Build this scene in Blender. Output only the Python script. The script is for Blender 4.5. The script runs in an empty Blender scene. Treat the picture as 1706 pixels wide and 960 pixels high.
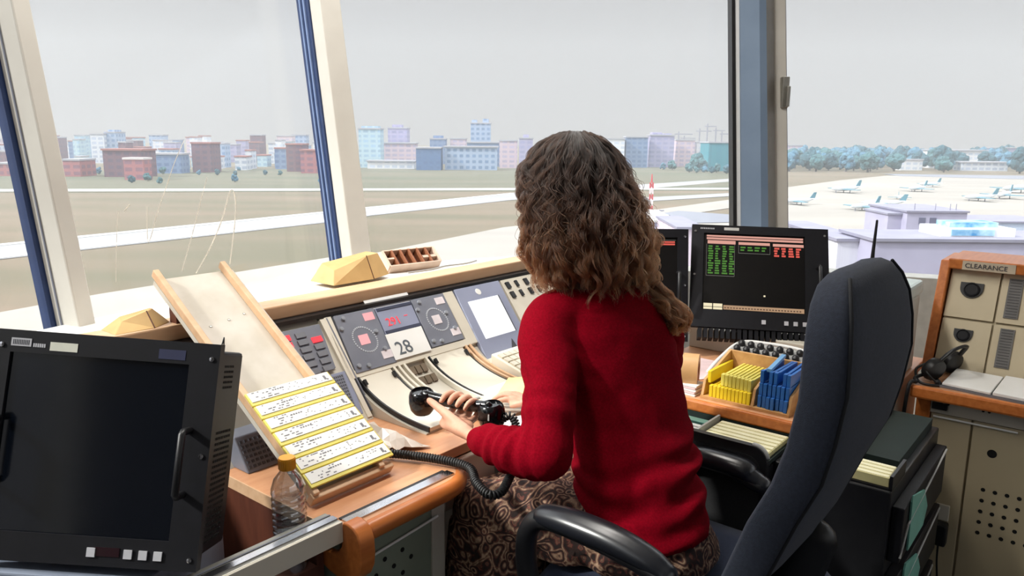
HAZE = .00045; SKY = 1.0; SUND = (.93, .25, -.75); SUNS = 3.4; EXPO = 0.5
FILL_LAMP = 15
import bpy, bmesh, math, random
from mathutils import Vector, Matrix, noise
random.seed(7)
C = bpy.context.scene.collection
SC = bpy.context.scene
PI = math.pi
# ------------------------------------------------------------------ frames
UA = math.radians(51)                       # the consoles stand at 51 degrees to the viewing direction
U = Vector((math.cos(UA), math.sin(UA), 0)); N = Vector((-math.sin(UA), math.cos(UA), 0)); Z = Vector((0, 0, 1))
def W(a, b, z): return U*a + N*b + Z*z      # desk frame (along, across, up) to world
def AB(p): p = Vector(p); return Vector((p.dot(U), p.dot(N), p.z))
EYE = Vector((0, 0, 1.47)); FPX = 1280.0; TH = math.radians(11); RO = math.radians(.5)
FW = Vector((0, math.cos(TH), -math.sin(TH))); UPV = Vector((0, math.sin(TH), math.cos(TH))); RI = Vector((1, 0, 0))
def ray(x, y):
    u = (x-853)/FPX; v = (480-y)/FPX
    return FW + RI*(u*math.cos(RO)-v*math.sin(RO)) + UPV*(u*math.sin(RO)+v*math.cos(RO))
def far_ground(x, y, z=-23.5):
    r = ray(x, y); return EYE + r*((z-EYE.z)/r.z)
def far_at(x, y, dist):
    r = ray(x, y); return EYE + r*(dist/r.y)
# ------------------------------------------------------------------ materials
def lin(c):
    c = c/255.0
    return c/12.92 if c <= .04045 else ((c+.055)/1.055)**2.4
def col(r, g, b): return (lin(r), lin(g), lin(b), 1)
MATS = {}
def mat(name, rgb, rough=.5, metal=0, rgb2=None, scale=20, bump=0, bscale=None, spec=.5, stretch=None, coat=0, emit=0, detail=4, sheen=0):
    if name in MATS: return MATS[name]
    m = bpy.data.materials.new(name); m.use_nodes = True; nt = m.node_tree; p = nt.nodes['Principled BSDF']
    p.inputs['Roughness'].default_value = rough; p.inputs['Metallic'].default_value = metal
    p.inputs['Specular IOR Level'].default_value = spec; p.inputs['Coat Weight'].default_value = coat
    if sheen: p.inputs['Sheen Weight'].default_value = sheen
    c = col(*rgb); p.inputs['Base Color'].default_value = c
    tc = nt.nodes.new('ShaderNodeTexCoord'); mp = nt.nodes.new('ShaderNodeMapping'); nt.links.new(tc.outputs['Object'], mp.inputs['Vector'])
    if stretch: mp.inputs['Scale'].default_value = stretch
    if rgb2 is None: rgb2 = tuple(max(0, v*.93) for v in rgb)
    nz = nt.nodes.new('ShaderNodeTexNoise'); nz.inputs['Scale'].default_value = scale; nz.inputs['Detail'].default_value = detail
    nt.links.new(mp.outputs[0], nz.inputs['Vector'])
    rp = nt.nodes.new('ShaderNodeValToRGB'); rp.color_ramp.elements[0].position = .35; rp.color_ramp.elements[1].position = .65
    rp.color_ramp.elements[0].color = c; rp.color_ramp.elements[1].color = col(*rgb2)
    nt.links.new(nz.outputs[0], rp.inputs[0]); nt.links.new(rp.outputs[0], p.inputs['Base Color'])
    if bump:
        n2 = nt.nodes.new('ShaderNodeTexNoise'); n2.inputs['Scale'].default_value = bscale or scale*4; n2.inputs['Detail'].default_value = 3
        nt.links.new(mp.outputs[0], n2.inputs['Vector'])
        bp = nt.nodes.new('ShaderNodeBump'); bp.inputs['Strength'].default_value = bump; bp.inputs['Distance'].default_value = .01
        nt.links.new(n2.outputs[0], bp.inputs['Height']); nt.links.new(bp.outputs[0], p.inputs['Normal'])
    if emit:
        p.inputs['Emission Color'].default_value = c; p.inputs['Emission Strength'].default_value = emit
    MATS[name] = m; return m
def glow(name, rgb, s):
    if name in MATS: return MATS[name]
    m = bpy.data.materials.new(name); m.use_nodes = True; p = m.node_tree.nodes['Principled BSDF']
    p.inputs['Base Color'].default_value = (.02, .02, .02, 1); p.inputs['Emission Color'].default_value = col(*rgb)
    p.inputs['Emission Strength'].default_value = s; p.inputs['Roughness'].default_value = .2
    MATS[name] = m; return m
def glassy(name, tint, refl, base=.02):
    m = bpy.data.materials.new(name); m.use_nodes = True; nt = m.node_tree; nt.nodes.clear()
    o = nt.nodes.new('ShaderNodeOutputMaterial'); t = nt.nodes.new('ShaderNodeBsdfTransparent'); g = nt.nodes.new('ShaderNodeBsdfGlossy')
    t.inputs[0].default_value = (*tint, 1); g.inputs['Roughness'].default_value = .02
    lw = nt.nodes.new('ShaderNodeLayerWeight'); pw = nt.nodes.new('ShaderNodeMath'); pw.operation = 'POWER'; pw.inputs[1].default_value = 4
    mm = nt.nodes.new('ShaderNodeMath'); mm.operation = 'MULTIPLY_ADD'; mm.inputs[1].default_value = refl; mm.inputs[2].default_value = base
    nt.links.new(lw.outputs['Facing'], pw.inputs[0]); nt.links.new(pw.outputs[0], mm.inputs[0])
    mx = nt.nodes.new('ShaderNodeMixShader'); nt.links.new(mm.outputs[0], mx.inputs[0])
    nt.links.new(t.outputs[0], mx.inputs[1]); nt.links.new(g.outputs[0], mx.inputs[2]); nt.links.new(mx.outputs[0], o.inputs[0])
    MATS[name] = m; return m
def facade(name, wall, win, sx, sz, frac=.5):
    """painted wall with rows of small windows, for houses far away"""
    if name in MATS: return MATS[name]
    m = bpy.data.materials.new(name); m.use_nodes = True; nt = m.node_tree; p = nt.nodes['Principled BSDF']; p.inputs['Roughness'].default_value = .8
    tc = nt.nodes.new('ShaderNodeTexCoord'); br = nt.nodes.new('ShaderNodeTexBrick'); mp = nt.nodes.new('ShaderNodeMapping')
    sp = nt.nodes.new('ShaderNodeSeparateXYZ'); ad = nt.nodes.new('ShaderNodeMath'); cb = nt.nodes.new('ShaderNodeCombineXYZ')
    nt.links.new(tc.outputs['Object'], sp.inputs[0]); nt.links.new(sp.outputs[0], ad.inputs[0]); nt.links.new(sp.outputs[1], ad.inputs[1])
    nt.links.new(ad.outputs[0], cb.inputs[0]); nt.links.new(sp.outputs[2], cb.inputs[1]); nt.links.new(cb.outputs[0], br.inputs['Vector'])
    br.offset = 0; br.inputs['Scale'].default_value = 1; br.inputs['Brick Width'].default_value = sx; br.inputs['Row Height'].default_value = sz
    br.inputs['Mortar Size'].default_value = min(sx, sz)*frac*.5; br.inputs['Mortar Smooth'].default_value = .1
    br.inputs['Color1'].default_value = col(*win); br.inputs['Color2'].default_value = col(*[min(255, v*1.12) for v in win]); br.inputs['Mortar'].default_value = col(*wall)
    nt.links.new(br.outputs[0], p.inputs['Base Color']); MATS[name] = m; return m

CREAM = mat('cream_paint', (226, 219, 203), .45, rgb2=(218, 211, 194), scale=6)
CREAM2 = mat('cream_panel', (203, 198, 184), .5, rgb2=(196, 190, 176), scale=8)
WOOD = mat('beech_laminate', (212, 158, 118), .38, rgb2=(200, 143, 104), scale=7, stretch=(1, 7, 7), detail=6)
WOODE = mat('orange_wood_edge', (208, 124, 62), .35, rgb2=(190, 106, 48), scale=9, stretch=(1, 8, 8), detail=6)
WOODL = mat('pale_wood', (216, 178, 142), .45, rgb2=(205, 165, 128), scale=6, stretch=(1, 8, 8))
DWOOD = mat('dark_red_wood', (96, 52, 36), .5, rgb2=(78, 40, 28), scale=6, stretch=(6, 6, 1))
TAN = mat('tan_board', (206, 170, 112), .6, rgb2=(192, 154, 98), scale=12)
WHITE = mat('white_paint', (238, 238, 236), .5, rgb2=(230, 230, 228), scale=5)
MULL = mat('mullion_paint', (205, 202, 194), .45, rgb2=(196, 192, 184), scale=5)
BLUEG = mat('blue_grey_paint', (110, 128, 150), .5, rgb2=(102, 120, 142), scale=5)
BROWNG = mat('brown_grey_paint', (120, 114, 106), .5)
NAVY = mat('dark_blue_gasket', (40, 58, 98), .4)
BLACK = mat('black_plastic', (24, 24, 27), .42, rgb2=(20, 20, 23), scale=30)
BLACKM = mat('black_metal', (20, 20, 26), .55, rgb2=(17, 17, 22), scale=40, spec=.3)
DARKHOLE = mat('hole_black', (8, 8, 8), .9)
CHROME = mat('polished_steel', (200, 200, 205), .16, 1)
STEEL = mat('brushed_steel', (170, 168, 160), .4, .8)
GREYP = mat('grey_panel', (122, 125, 137), .45, rgb2=(115, 118, 130), scale=14)
GREYL = mat('light_grey_plastic', (172, 172, 170), .5)
LILAC = mat('blue_grey_panel', (146, 152, 176), .45, rgb2=(140, 146, 170), scale=8)
PAPER = mat('white_paper', (240, 240, 238), .75, rgb2=(234, 234, 230), scale=9)
PAPERY = mat('yellow_paper', (243, 236, 170), .75, rgb2=(238, 228, 150), scale=9)
YELL = mat('yellow_plastic', (236, 206, 40), .4, rgb2=(228, 196, 34), scale=12)
YPALE = mat('pale_yellow_plastic', (232, 218, 108), .45, rgb2=(226, 210, 96), scale=12)
BLUEP = mat('blue_plastic', (44, 112, 190), .4, rgb2=(36, 96, 172), scale=12)
INK = mat('ink_print', (70, 70, 78), .8); INKL = mat('ink_light', (132, 132, 138), .8)
GREENG = mat('grey_green_paint', (136, 146, 130), .55, rgb2=(128, 138, 122), scale=6)
BEIGE = mat('beige_paint', (186, 172, 142), .55, rgb2=(180, 166, 136), scale=6)
TEAL = mat('teal_plastic', (112, 176, 162), .4)
DGREEN = mat('dark_green_felt', (20, 36, 32), .85)
CHAIRF = mat('charcoal_fabric', (46, 52, 67), .95, rgb2=(39, 45, 58), scale=160, bump=.25, bscale=700, sheen=.05)
SEATF = mat('navy_fabric', (38, 50, 78), .95, rgb2=(32, 43, 68), scale=160, bump=.25, bscale=700, sheen=.15)
SKIN = mat('skin', (214, 164, 138), .5, rgb2=(205, 150, 124), scale=18)
RUBBER = mat('black_rubber', (18, 18, 20), .55)
RED = glow('red_led', (255, 60, 70), 1.1)
# ------------------------------------------------------------------ objects
ORG = {}
def tag(o, label=None, cat=None, group=None, kind=None):
    if label: o['label'] = label
    if cat: o['category'] = cat
    if group: o['group'] = group
    if kind: o['kind'] = kind
    return o
def thing(name, label, cat, org, ang=UA, group=None):
    """an Empty at the base of a thing; org is in the frame turned by ang"""
    o = bpy.data.objects.new(name, None); C.objects.link(o); org = Vector(org)
    R = Matrix.Rotation(ang, 3, 'Z'); o.location = R @ org; o.rotation_euler = (0, 0, ang); o.empty_display_size = .1
    tag(o, label, cat, group); ORG[o.name] = org; return o
def org_of(p):
    v = Vector((0, 0, 0))
    while p is not None:
        if p.name in ORG: v += ORG[p.name]
        p = p.parent
    return v
class MB:
    def __init__(s): s.bm = bmesh.new()
    def face(s, vs): 
        try: return s.bm.faces.new(vs)
        except ValueError: return None
    def hexa(s, p):      # 8 points: bottom 4 ccw, top 4 ccw
        v = [s.bm.verts.new(Vector(q)) for q in p]
        for f in ((3, 2, 1, 0), (4, 5, 6, 7), (0, 1, 5, 4), (1, 2, 6, 5), (2, 3, 7, 6), (3, 0, 4, 7)): s.face([v[i] for i in f])
        return s
    def box(s, x0, x1, y0, y1, z0, z1):
        return s.hexa([(x0, y0, z0), (x1, y0, z0), (x1, y1, z0), (x0, y1, z0), (x0, y0, z1), (x1, y0, z1), (x1, y1, z1), (x0, y1, z1)])
    def obox(s, c, ex, ey, ez):   # centre + half axes
        c, ex, ey, ez = map(Vector, (c, ex, ey, ez))
        return s.hexa([c-ex-ey-ez, c+ex-ey-ez, c+ex+ey-ez, c-ex+ey-ez, c-ex-ey+ez, c+ex-ey+ez, c+ex+ey+ez, c-ex+ey+ez])
    def loft(s, rings, cap=True, closed=True):
        R = [[s.bm.verts.new(Vector(p)) for p in r] for r in rings]; n = len(R[0])
        for i in range(len(R)-1):
            for j in range(n if closed else n-1):
                k = (j+1) % n; s.face((R[i][j], R[i][k], R[i+1][k], R[i+1][j]))
        if cap: s.face(list(reversed(R[0]))); s.face(R[-1])
        return s
    def prism(s, pts, vec):
        vec = Vector(vec); return s.loft([[Vector(p) for p in pts], [Vector(p)+vec for p in pts]])
    def slab(s, quad, th):   # quad: 4 points, th: thickness vector
        return s.prism(quad, th)
    def tube(s, pts, r, n=10, round_ends=False, flat=1, ref=None, cap=True):
        P = [Vector(p) for p in pts]; k = len(P); rr = r if isinstance(r, (list, tuple)) else [r]*k
        T = []
        for i in range(k):
            t = (P[min(i+1, k-1)]-P[max(i-1, 0)]); T.append(t.normalized() if t.length > 1e-9 else Vector((0, 0, 1)))
        x = (Vector(ref) if ref else (Z if abs(T[0].z) < .9 else Vector((1, 0, 0))))
        x = (x - T[0]*x.dot(T[0])).normalized(); rings = []; spec = []
        if round_ends:
            for q in (.05, .5, .85): spec.append((P[0]-T[0]*rr[0]*math.sqrt(max(0, 1-q*q)), T[0], rr[0]*q))
        for i in range(k): spec.append((P[i], T[i], rr[i]))
        if round_ends:
            for q in (.85, .5, .05): spec.append((P[-1]+T[-1]*rr[-1]*math.sqrt(max(0, 1-q*q)), T[-1], rr[-1]*q))
        for p, t, q in spec:
            x = x - t*x.dot(t)
            x = x.normalized() if x.length > 1e-6 else t.orthogonal().normalized()
            y = t.cross(x); rings.append([p + x*(q*flat*math.cos(a)) + y*(q*math.sin(a)) for a in [2*PI*j/n for j in range(n)]])
        return s.loft(rings, cap)
    def cyl(s, p0, p1, r0, r1=None, n=20): return s.tube([p0, p1], [r0, r0 if r1 is None else r1], n)
    def lathe(s, c, prof, n=24, axis=None, cap=True):
        c = Vector(c); ax = Vector(axis).normalized() if axis else Z; x = ax.orthogonal().normalized(); y = ax.cross(x)
        return s.loft([[c + ax*h + x*(r*math.cos(2*PI*j/n)) + y*(r*math.sin(2*PI*j/n)) for j in range(n)] for r, h in prof], cap)
    def ball(s, c, rx, ry=None, rz=None, n=16, rot=None):
        ry = ry or rx; rz = rz or rx; c = Vector(c); m = n//2; rings = []
        for i in range(m+1):
            t = PI*(.02+.96*i/m)
            ring = [Vector((rx*math.sin(t)*math.cos(2*PI*j/n), ry*math.sin(t)*math.sin(2*PI*j/n), -rz*math.cos(t))) for j in range(n)]
            rings.append([c + (rot @ q if rot else q) for q in ring])
        return s.loft(rings)
    def build(s, name, m, parent=None, smooth=None, bevel=0, label=None, seg=2):
        off = org_of(parent)
        for v in s.bm.verts: v.co -= off
        bmesh.ops.recalc_face_normals(s.bm, faces=s.bm.faces)
        me = bpy.data.meshes.new(name); s.bm.to_mesh(me); s.bm.free()
        if m: me.materials.append(m)
        if smooth is not None:
            for p in me.polygons: p.use_smooth = True
            me.set_sharp_from_angle(angle=math.radians(smooth))
        o = bpy.data.objects.new(name, me); C.objects.link(o); o.parent = parent
        if bevel:
            b = o.modifiers.new('edge', 'BEVEL'); b.width = bevel; b.segments = seg; b.limit_method = 'ANGLE'; b.angle_limit = math.radians(40)
        if label: o['label'] = label
        return o
def turned(o, ang=UA):      # a top-level mesh whose coordinates are in the desk frame
    o.rotation_euler = (0, 0, ang); return o
def recentre(o, org, ang=UA):
    org = Vector(org); o.data.transform(Matrix.Translation(-org)); o.location = Matrix.Rotation(ang, 3, 'Z') @ org; o.rotation_euler = (0, 0, ang); return o
def struct(o): o['kind'] = 'structure'; return o
def kids(o): return [c for c in C.objects if c.parent == o]
def copy_tree(o, loc=None, label=None, ang=None, parent=None):
    c = o.copy(); C.objects.link(c); c.parent = parent
    if loc is not None: c.location = loc
    if ang is not None: c.rotation_euler = (0, 0, ang)
    if label: c['label'] = label
    for k in [x for x in C.objects if x.parent == o]: copy_tree(k, parent=c)
    return c
def lettering(txt, size, m, parent, P, right, up, name='lettering', lift=.0006, align='LEFT'):
    """text as a thin mesh; P = lower-left corner in the parent's frame coordinates"""
    cu = bpy.data.curves.new('t', 'FONT'); cu.body = txt; cu.size = size; cu.extrude = .0004; cu.align_x = align
    to = bpy.data.objects.new('t', cu); C.objects.link(to); bpy.context.view_layer.update()
    me = bpy.data.meshes.new_from_object(to.evaluated_get(bpy.context.evaluated_depsgraph_get()))
    bpy.data.objects.remove(to); bpy.data.curves.remove(cu)
    r = Vector(right).normalized(); u = Vector(up).normalized(); n = r.cross(u); P = Vector(P) - org_of(parent) + n*lift
    M4 = Matrix((( r.x, u.x, n.x, P.x), (r.y, u.y, n.y, P.y), (r.z, u.z, n.z, P.z), (0, 0, 0, 1)))
    me.transform(M4); me.materials.clear(); me.materials.append(m)
    o = bpy.data.objects.new(name, me); C.objects.link(o); o.parent = parent; return o
def smooth_path(pts, n=8):
    P = [Vector(p) for p in pts]; out = []
    for i in range(len(P)-1):
        a = P[max(i-1, 0)]; b = P[i]; c = P[i+1]; d = P[min(i+2, len(P)-1)]
        for k in range(n):
            t = k/n; out.append(.5*((2*b)+(c-a)*t+(2*a-5*b+4*c-d)*t*t+(3*b-a-3*c+d)*t**3))
    return out+[P[-1]]
def coil(path, R, r, pitch, n=6):
    P = smooth_path(path, 14); pts = []; d = 0; x = None; step = pitch/9
    # resample evenly
    L = [0]
    for i in range(1, len(P)): L.append(L[-1]+(P[i]-P[i-1]).length)
    tot = L[-1]; i = 0; s = 0
    while s < tot:
        while i < len(L)-2 and L[i+1] < s: i += 1
        q = P[i].lerp(P[i+1], (s-L[i])/max(1e-9, L[i+1]-L[i])); t = (P[i+1]-P[i]).normalized()
        if x is None: x = t.orthogonal().normalized()
        x = (x-t*x.dot(t)).normalized(); y = t.cross(x); ph = 2*PI*s/pitch
        pts.append(q + x*R*math.cos(ph) + y*R*math.sin(ph)); s += step
    return MB().tube(pts, r, n)
# ================================================================== THE AIRFIELD OUTSIDE
GZ = -23.5
def strip(name, m, pix, z, zt=.1):
    pts = [far_ground(x, y, GZ) for x, y in pix]
    mb = MB().prism([(p.x, p.y, GZ+z) for p in pts], (0, 0, zt)); return struct(mb.build(name, m))
GRASS = mat('dry_grass', (100, 95, 76), .95, rgb2=(120, 106, 90), scale=.035, detail=8, stretch=(.25, 1, 1))
GRASS2 = mat('dry_grass_olive', (88, 92, 74), .95, rgb2=(104, 100, 84), scale=.03, detail=7, stretch=(.25, 1, 1))
CONC = mat('pale_concrete', (160, 155, 148), .9, rgb2=(148, 143, 137), scale=.04, detail=6, stretch=(.3, 1, 1))
CONC2 = mat('runway_concrete', (156, 156, 158), .9, rgb2=(148, 148, 150), scale=.02, stretch=(.2, 1, 1))
ASPH = mat('grey_asphalt', (124, 127, 138), .9, rgb2=(132, 135, 145), scale=.03)
MARK = mat('runway_white', (205, 205, 205), .8)
struct(MB().box(-1600, 1600, 15, 2600, GZ-2, GZ).build('ground_field', GRASS))
strip('field_strip', GRASS2, [(-300, 322), (1218, 318), (1218, 274), (-300, 290)], .02)
strip('runway', CONC2, [(-120, 449), (0, 433), (540, 372), (618, 360), (851, 334), (1250, 300), (1250, 296), (851, 322), (618, 345), (540, 353), (0, 407), (-120, 421)], .06)
strip('runway_edge_line', MARK, [(0, 432), (540, 371), (618, 359), (851, 333), (851, 331), (618, 356.5), (540, 368), (0, 427)], .2, .05)
strip('runway_edge_line', MARK, [(0, 411), (540, 356), (618, 347.5), (851, 323.5), (851, 322.4), (618, 346), (540, 354), (0, 408)], .2, .05)
strip('taxiway_road', MARK, [(-120, 320), (1230, 316), (1230, 313.5), (-120, 316)], .1)
strip('apron_road', CONC, [(-200, 560), (165, 492), (545, 431), (620, 424), (838, 380), (1080, 352), (1225, 332), (1225, 346), (1120, 362), (1225, 372), (1225, 560), (-200, 800)], .1)
strip('apron_ramp', CONC, [(1240, 330), (1310, 313), (1400, 301), (1480, 293), (1706, 297), (1900, 300), (1900, 480), (1240, 480)], .15)
strip('taxiway', ASPH, [(1060, 364), (1130, 353), (1225, 360), (1225, 372), (1140, 374)], .3)
strip('taxiway_band', ASPH, [(1470, 290.5), (1900, 296), (1900, 304), (1640, 298), (1500, 294)], .3)
strip('taxiway_line', CONC2, [(1050, 331), (1225, 322), (1225, 327), (1050, 338)], .1)

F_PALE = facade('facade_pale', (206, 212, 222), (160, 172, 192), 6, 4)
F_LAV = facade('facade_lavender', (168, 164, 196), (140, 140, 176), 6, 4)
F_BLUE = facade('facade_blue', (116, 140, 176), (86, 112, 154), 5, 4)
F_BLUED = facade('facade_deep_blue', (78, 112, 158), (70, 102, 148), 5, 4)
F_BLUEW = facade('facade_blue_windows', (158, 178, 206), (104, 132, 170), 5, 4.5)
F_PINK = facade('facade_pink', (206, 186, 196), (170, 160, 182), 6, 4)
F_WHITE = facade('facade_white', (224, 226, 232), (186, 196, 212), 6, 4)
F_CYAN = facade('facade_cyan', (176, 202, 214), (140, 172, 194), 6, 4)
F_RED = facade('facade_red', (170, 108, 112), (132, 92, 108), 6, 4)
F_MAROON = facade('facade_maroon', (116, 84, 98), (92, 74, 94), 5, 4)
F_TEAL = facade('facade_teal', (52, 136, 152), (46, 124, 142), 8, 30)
ROOFG = mat('roof_grey', (176, 176, 186), .8)
ROOFR = mat('roof_red', (166, 112, 108), .8)
FOOT = []
def clash(x0, x1, y0, y1): return any(x0 < f[1] and x1 > f[0] and y0 < f[3] and y1 > f[2] for f in FOOT)
def building(x0, x1, yt, dist, m, label, depth=18, roof=ROOFG, cap=None, group=None, cat='building', name='apartment_building'):
    p0 = far_at(x0, yt, dist); p1 = far_at(x1, yt, dist); zt = p0.z
    FOOT.append((p0.x-1, p1.x+1, dist-1, dist+depth+1))
    o = thing(name, label, cat, ((p0.x+p1.x)/2, dist, GZ), 0, group)
    MB().box(p0.x, p1.x, dist, dist+depth, GZ, zt-.6).build('walls', m, o)
    e = (p1.x-p0.x)*.02+.2
    MB().box(p0.x-e, p1.x+e, dist-e, dist+depth+e, zt-.6, zt+.5).build('roof', roof, o)
    if cap:
        for f0, f1, h in cap:
            w = p1.x-p0.x; MB().box(p0.x+w*f0, p0.x+w*f1, dist+3, dist+depth-3, zt+.5, zt+h).build('roof_box', m, o)
    return o
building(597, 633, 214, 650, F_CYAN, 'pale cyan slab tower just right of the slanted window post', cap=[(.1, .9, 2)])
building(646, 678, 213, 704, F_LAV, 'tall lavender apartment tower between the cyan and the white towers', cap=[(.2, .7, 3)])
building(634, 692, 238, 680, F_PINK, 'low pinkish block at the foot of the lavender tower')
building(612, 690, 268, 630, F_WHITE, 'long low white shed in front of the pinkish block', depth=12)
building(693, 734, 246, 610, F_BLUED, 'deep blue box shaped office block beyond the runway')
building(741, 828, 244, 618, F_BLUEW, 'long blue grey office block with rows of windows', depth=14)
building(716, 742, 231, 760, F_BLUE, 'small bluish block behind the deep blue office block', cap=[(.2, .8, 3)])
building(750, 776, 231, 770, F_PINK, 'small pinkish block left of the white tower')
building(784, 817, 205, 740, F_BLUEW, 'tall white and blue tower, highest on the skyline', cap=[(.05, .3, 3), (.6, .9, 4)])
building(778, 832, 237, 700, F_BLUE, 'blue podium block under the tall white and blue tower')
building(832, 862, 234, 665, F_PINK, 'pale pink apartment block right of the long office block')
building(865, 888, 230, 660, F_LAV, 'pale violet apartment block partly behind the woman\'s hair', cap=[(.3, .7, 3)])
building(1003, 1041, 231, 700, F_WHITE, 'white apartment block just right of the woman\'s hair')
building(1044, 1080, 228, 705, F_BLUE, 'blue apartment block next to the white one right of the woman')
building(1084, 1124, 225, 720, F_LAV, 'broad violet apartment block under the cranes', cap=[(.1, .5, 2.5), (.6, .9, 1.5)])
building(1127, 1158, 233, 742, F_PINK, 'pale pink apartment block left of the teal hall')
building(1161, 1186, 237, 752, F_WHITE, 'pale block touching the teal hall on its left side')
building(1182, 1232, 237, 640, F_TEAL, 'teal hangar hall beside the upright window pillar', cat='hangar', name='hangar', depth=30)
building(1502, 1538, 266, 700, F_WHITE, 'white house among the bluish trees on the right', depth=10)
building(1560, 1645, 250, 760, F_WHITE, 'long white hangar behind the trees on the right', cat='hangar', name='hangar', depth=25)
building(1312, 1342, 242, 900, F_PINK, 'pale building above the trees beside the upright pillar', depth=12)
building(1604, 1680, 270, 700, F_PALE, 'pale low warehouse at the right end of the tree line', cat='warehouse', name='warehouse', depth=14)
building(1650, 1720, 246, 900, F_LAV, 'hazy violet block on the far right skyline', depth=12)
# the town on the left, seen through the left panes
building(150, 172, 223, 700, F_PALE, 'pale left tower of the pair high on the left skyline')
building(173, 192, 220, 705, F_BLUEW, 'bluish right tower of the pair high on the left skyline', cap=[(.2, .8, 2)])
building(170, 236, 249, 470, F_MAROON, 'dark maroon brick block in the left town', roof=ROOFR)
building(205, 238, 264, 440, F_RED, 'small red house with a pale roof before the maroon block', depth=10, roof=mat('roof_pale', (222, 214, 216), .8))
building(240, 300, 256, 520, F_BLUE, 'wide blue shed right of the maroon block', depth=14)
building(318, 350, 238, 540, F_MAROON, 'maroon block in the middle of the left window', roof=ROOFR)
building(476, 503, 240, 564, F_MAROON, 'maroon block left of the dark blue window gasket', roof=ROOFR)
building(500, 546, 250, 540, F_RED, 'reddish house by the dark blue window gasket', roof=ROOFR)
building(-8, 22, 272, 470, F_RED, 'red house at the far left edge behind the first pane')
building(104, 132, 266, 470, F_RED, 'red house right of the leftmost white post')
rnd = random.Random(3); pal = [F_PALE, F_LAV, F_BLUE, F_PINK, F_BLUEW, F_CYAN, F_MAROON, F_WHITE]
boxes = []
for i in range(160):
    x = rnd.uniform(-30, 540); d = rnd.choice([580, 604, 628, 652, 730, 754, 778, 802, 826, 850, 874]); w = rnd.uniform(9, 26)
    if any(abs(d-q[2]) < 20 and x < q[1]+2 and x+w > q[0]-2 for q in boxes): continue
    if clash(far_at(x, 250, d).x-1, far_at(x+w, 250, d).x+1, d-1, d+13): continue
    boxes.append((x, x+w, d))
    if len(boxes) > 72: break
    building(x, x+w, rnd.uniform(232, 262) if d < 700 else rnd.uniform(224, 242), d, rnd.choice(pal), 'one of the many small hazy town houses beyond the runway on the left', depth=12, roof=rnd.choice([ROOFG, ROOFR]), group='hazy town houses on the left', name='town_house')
# trees
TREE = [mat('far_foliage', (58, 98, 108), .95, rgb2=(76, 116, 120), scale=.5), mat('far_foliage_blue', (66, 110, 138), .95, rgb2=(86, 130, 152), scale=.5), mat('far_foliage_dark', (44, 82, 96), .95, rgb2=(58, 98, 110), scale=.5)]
BARK = mat('bark', (80, 78, 80), .9)
def tree_proto(m, h, label, group, seed):
    r = random.Random(seed); o = thing('tree', label, 'tree', (0, 0, 0), 0, group)
    MB().cyl((0, 0, 0), (0, 0, h*.5), h*.05, h*.03, 8).build('trunk', BARK, o)
    mb = MB()
    for k in range(20):
        q = h*r.uniform(.10, .22); t = r.uniform(0, 2*PI); rr_ = r.uniform(0, .36)*h; mb.ball((rr_*math.cos(t), rr_*math.sin(t), h*r.uniform(.24, .86-.5*rr_/h)), q*1.2, q*1.2, q, 10)
    for v in mb.bm.verts: v.co += Vector((r.uniform(-1, 1), r.uniform(-1, 1), r.uniform(-1, 1)))*h*.03
    mb.build('crown', m, o); return o
TL = 'one of the bluish trees massed along the airfield edge on the right'
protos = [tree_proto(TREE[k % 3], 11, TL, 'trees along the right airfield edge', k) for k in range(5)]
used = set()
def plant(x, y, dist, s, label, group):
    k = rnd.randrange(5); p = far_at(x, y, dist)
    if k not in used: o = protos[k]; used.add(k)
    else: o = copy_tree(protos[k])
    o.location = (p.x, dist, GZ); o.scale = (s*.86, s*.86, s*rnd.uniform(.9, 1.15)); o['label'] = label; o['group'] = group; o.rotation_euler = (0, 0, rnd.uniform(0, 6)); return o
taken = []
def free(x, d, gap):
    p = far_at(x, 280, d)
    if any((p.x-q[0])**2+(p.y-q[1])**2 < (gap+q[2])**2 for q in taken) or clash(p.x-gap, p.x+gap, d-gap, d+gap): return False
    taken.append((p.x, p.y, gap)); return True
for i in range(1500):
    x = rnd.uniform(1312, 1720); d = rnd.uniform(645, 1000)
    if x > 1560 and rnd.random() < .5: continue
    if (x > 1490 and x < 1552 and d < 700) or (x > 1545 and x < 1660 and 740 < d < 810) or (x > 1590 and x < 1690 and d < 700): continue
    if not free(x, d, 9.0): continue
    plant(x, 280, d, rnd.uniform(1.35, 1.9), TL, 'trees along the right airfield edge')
for i in range(80):
    x = rnd.uniform(1148, 1232); d = rnd.uniform(590, 628)
    if not free(x, d, 4.4): continue
    plant(x, 278, d, rnd.uniform(.45, .8), 'one of the dark bushes in front of the teal hall', 'bushes before the teal hall')
plant(1165, 262, 632, 1.5, 'single taller dark tree standing left of the teal hall', 'taller tree by the teal hall'); 
plant(1121, 262, 660, .9, 'slim dark tree before the pale pink block', 'slim tree'); plant(1105, 268, 660, .6, 'short dark tree before the violet block', 'short tree')
for i in range(300):
    x = rnd.choice([rnd.uniform(60, 250), rnd.uniform(250, 545)]); d = rnd.choice([rnd.uniform(405, 435), 500, 508, 570])
    if i > 34: break
    if not free(x, d, 4.2): continue
    plant(x, 285, d, rnd.uniform(.3, .55), 'one of the small trees among the hazy left town houses', 'trees in the left town')
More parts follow.
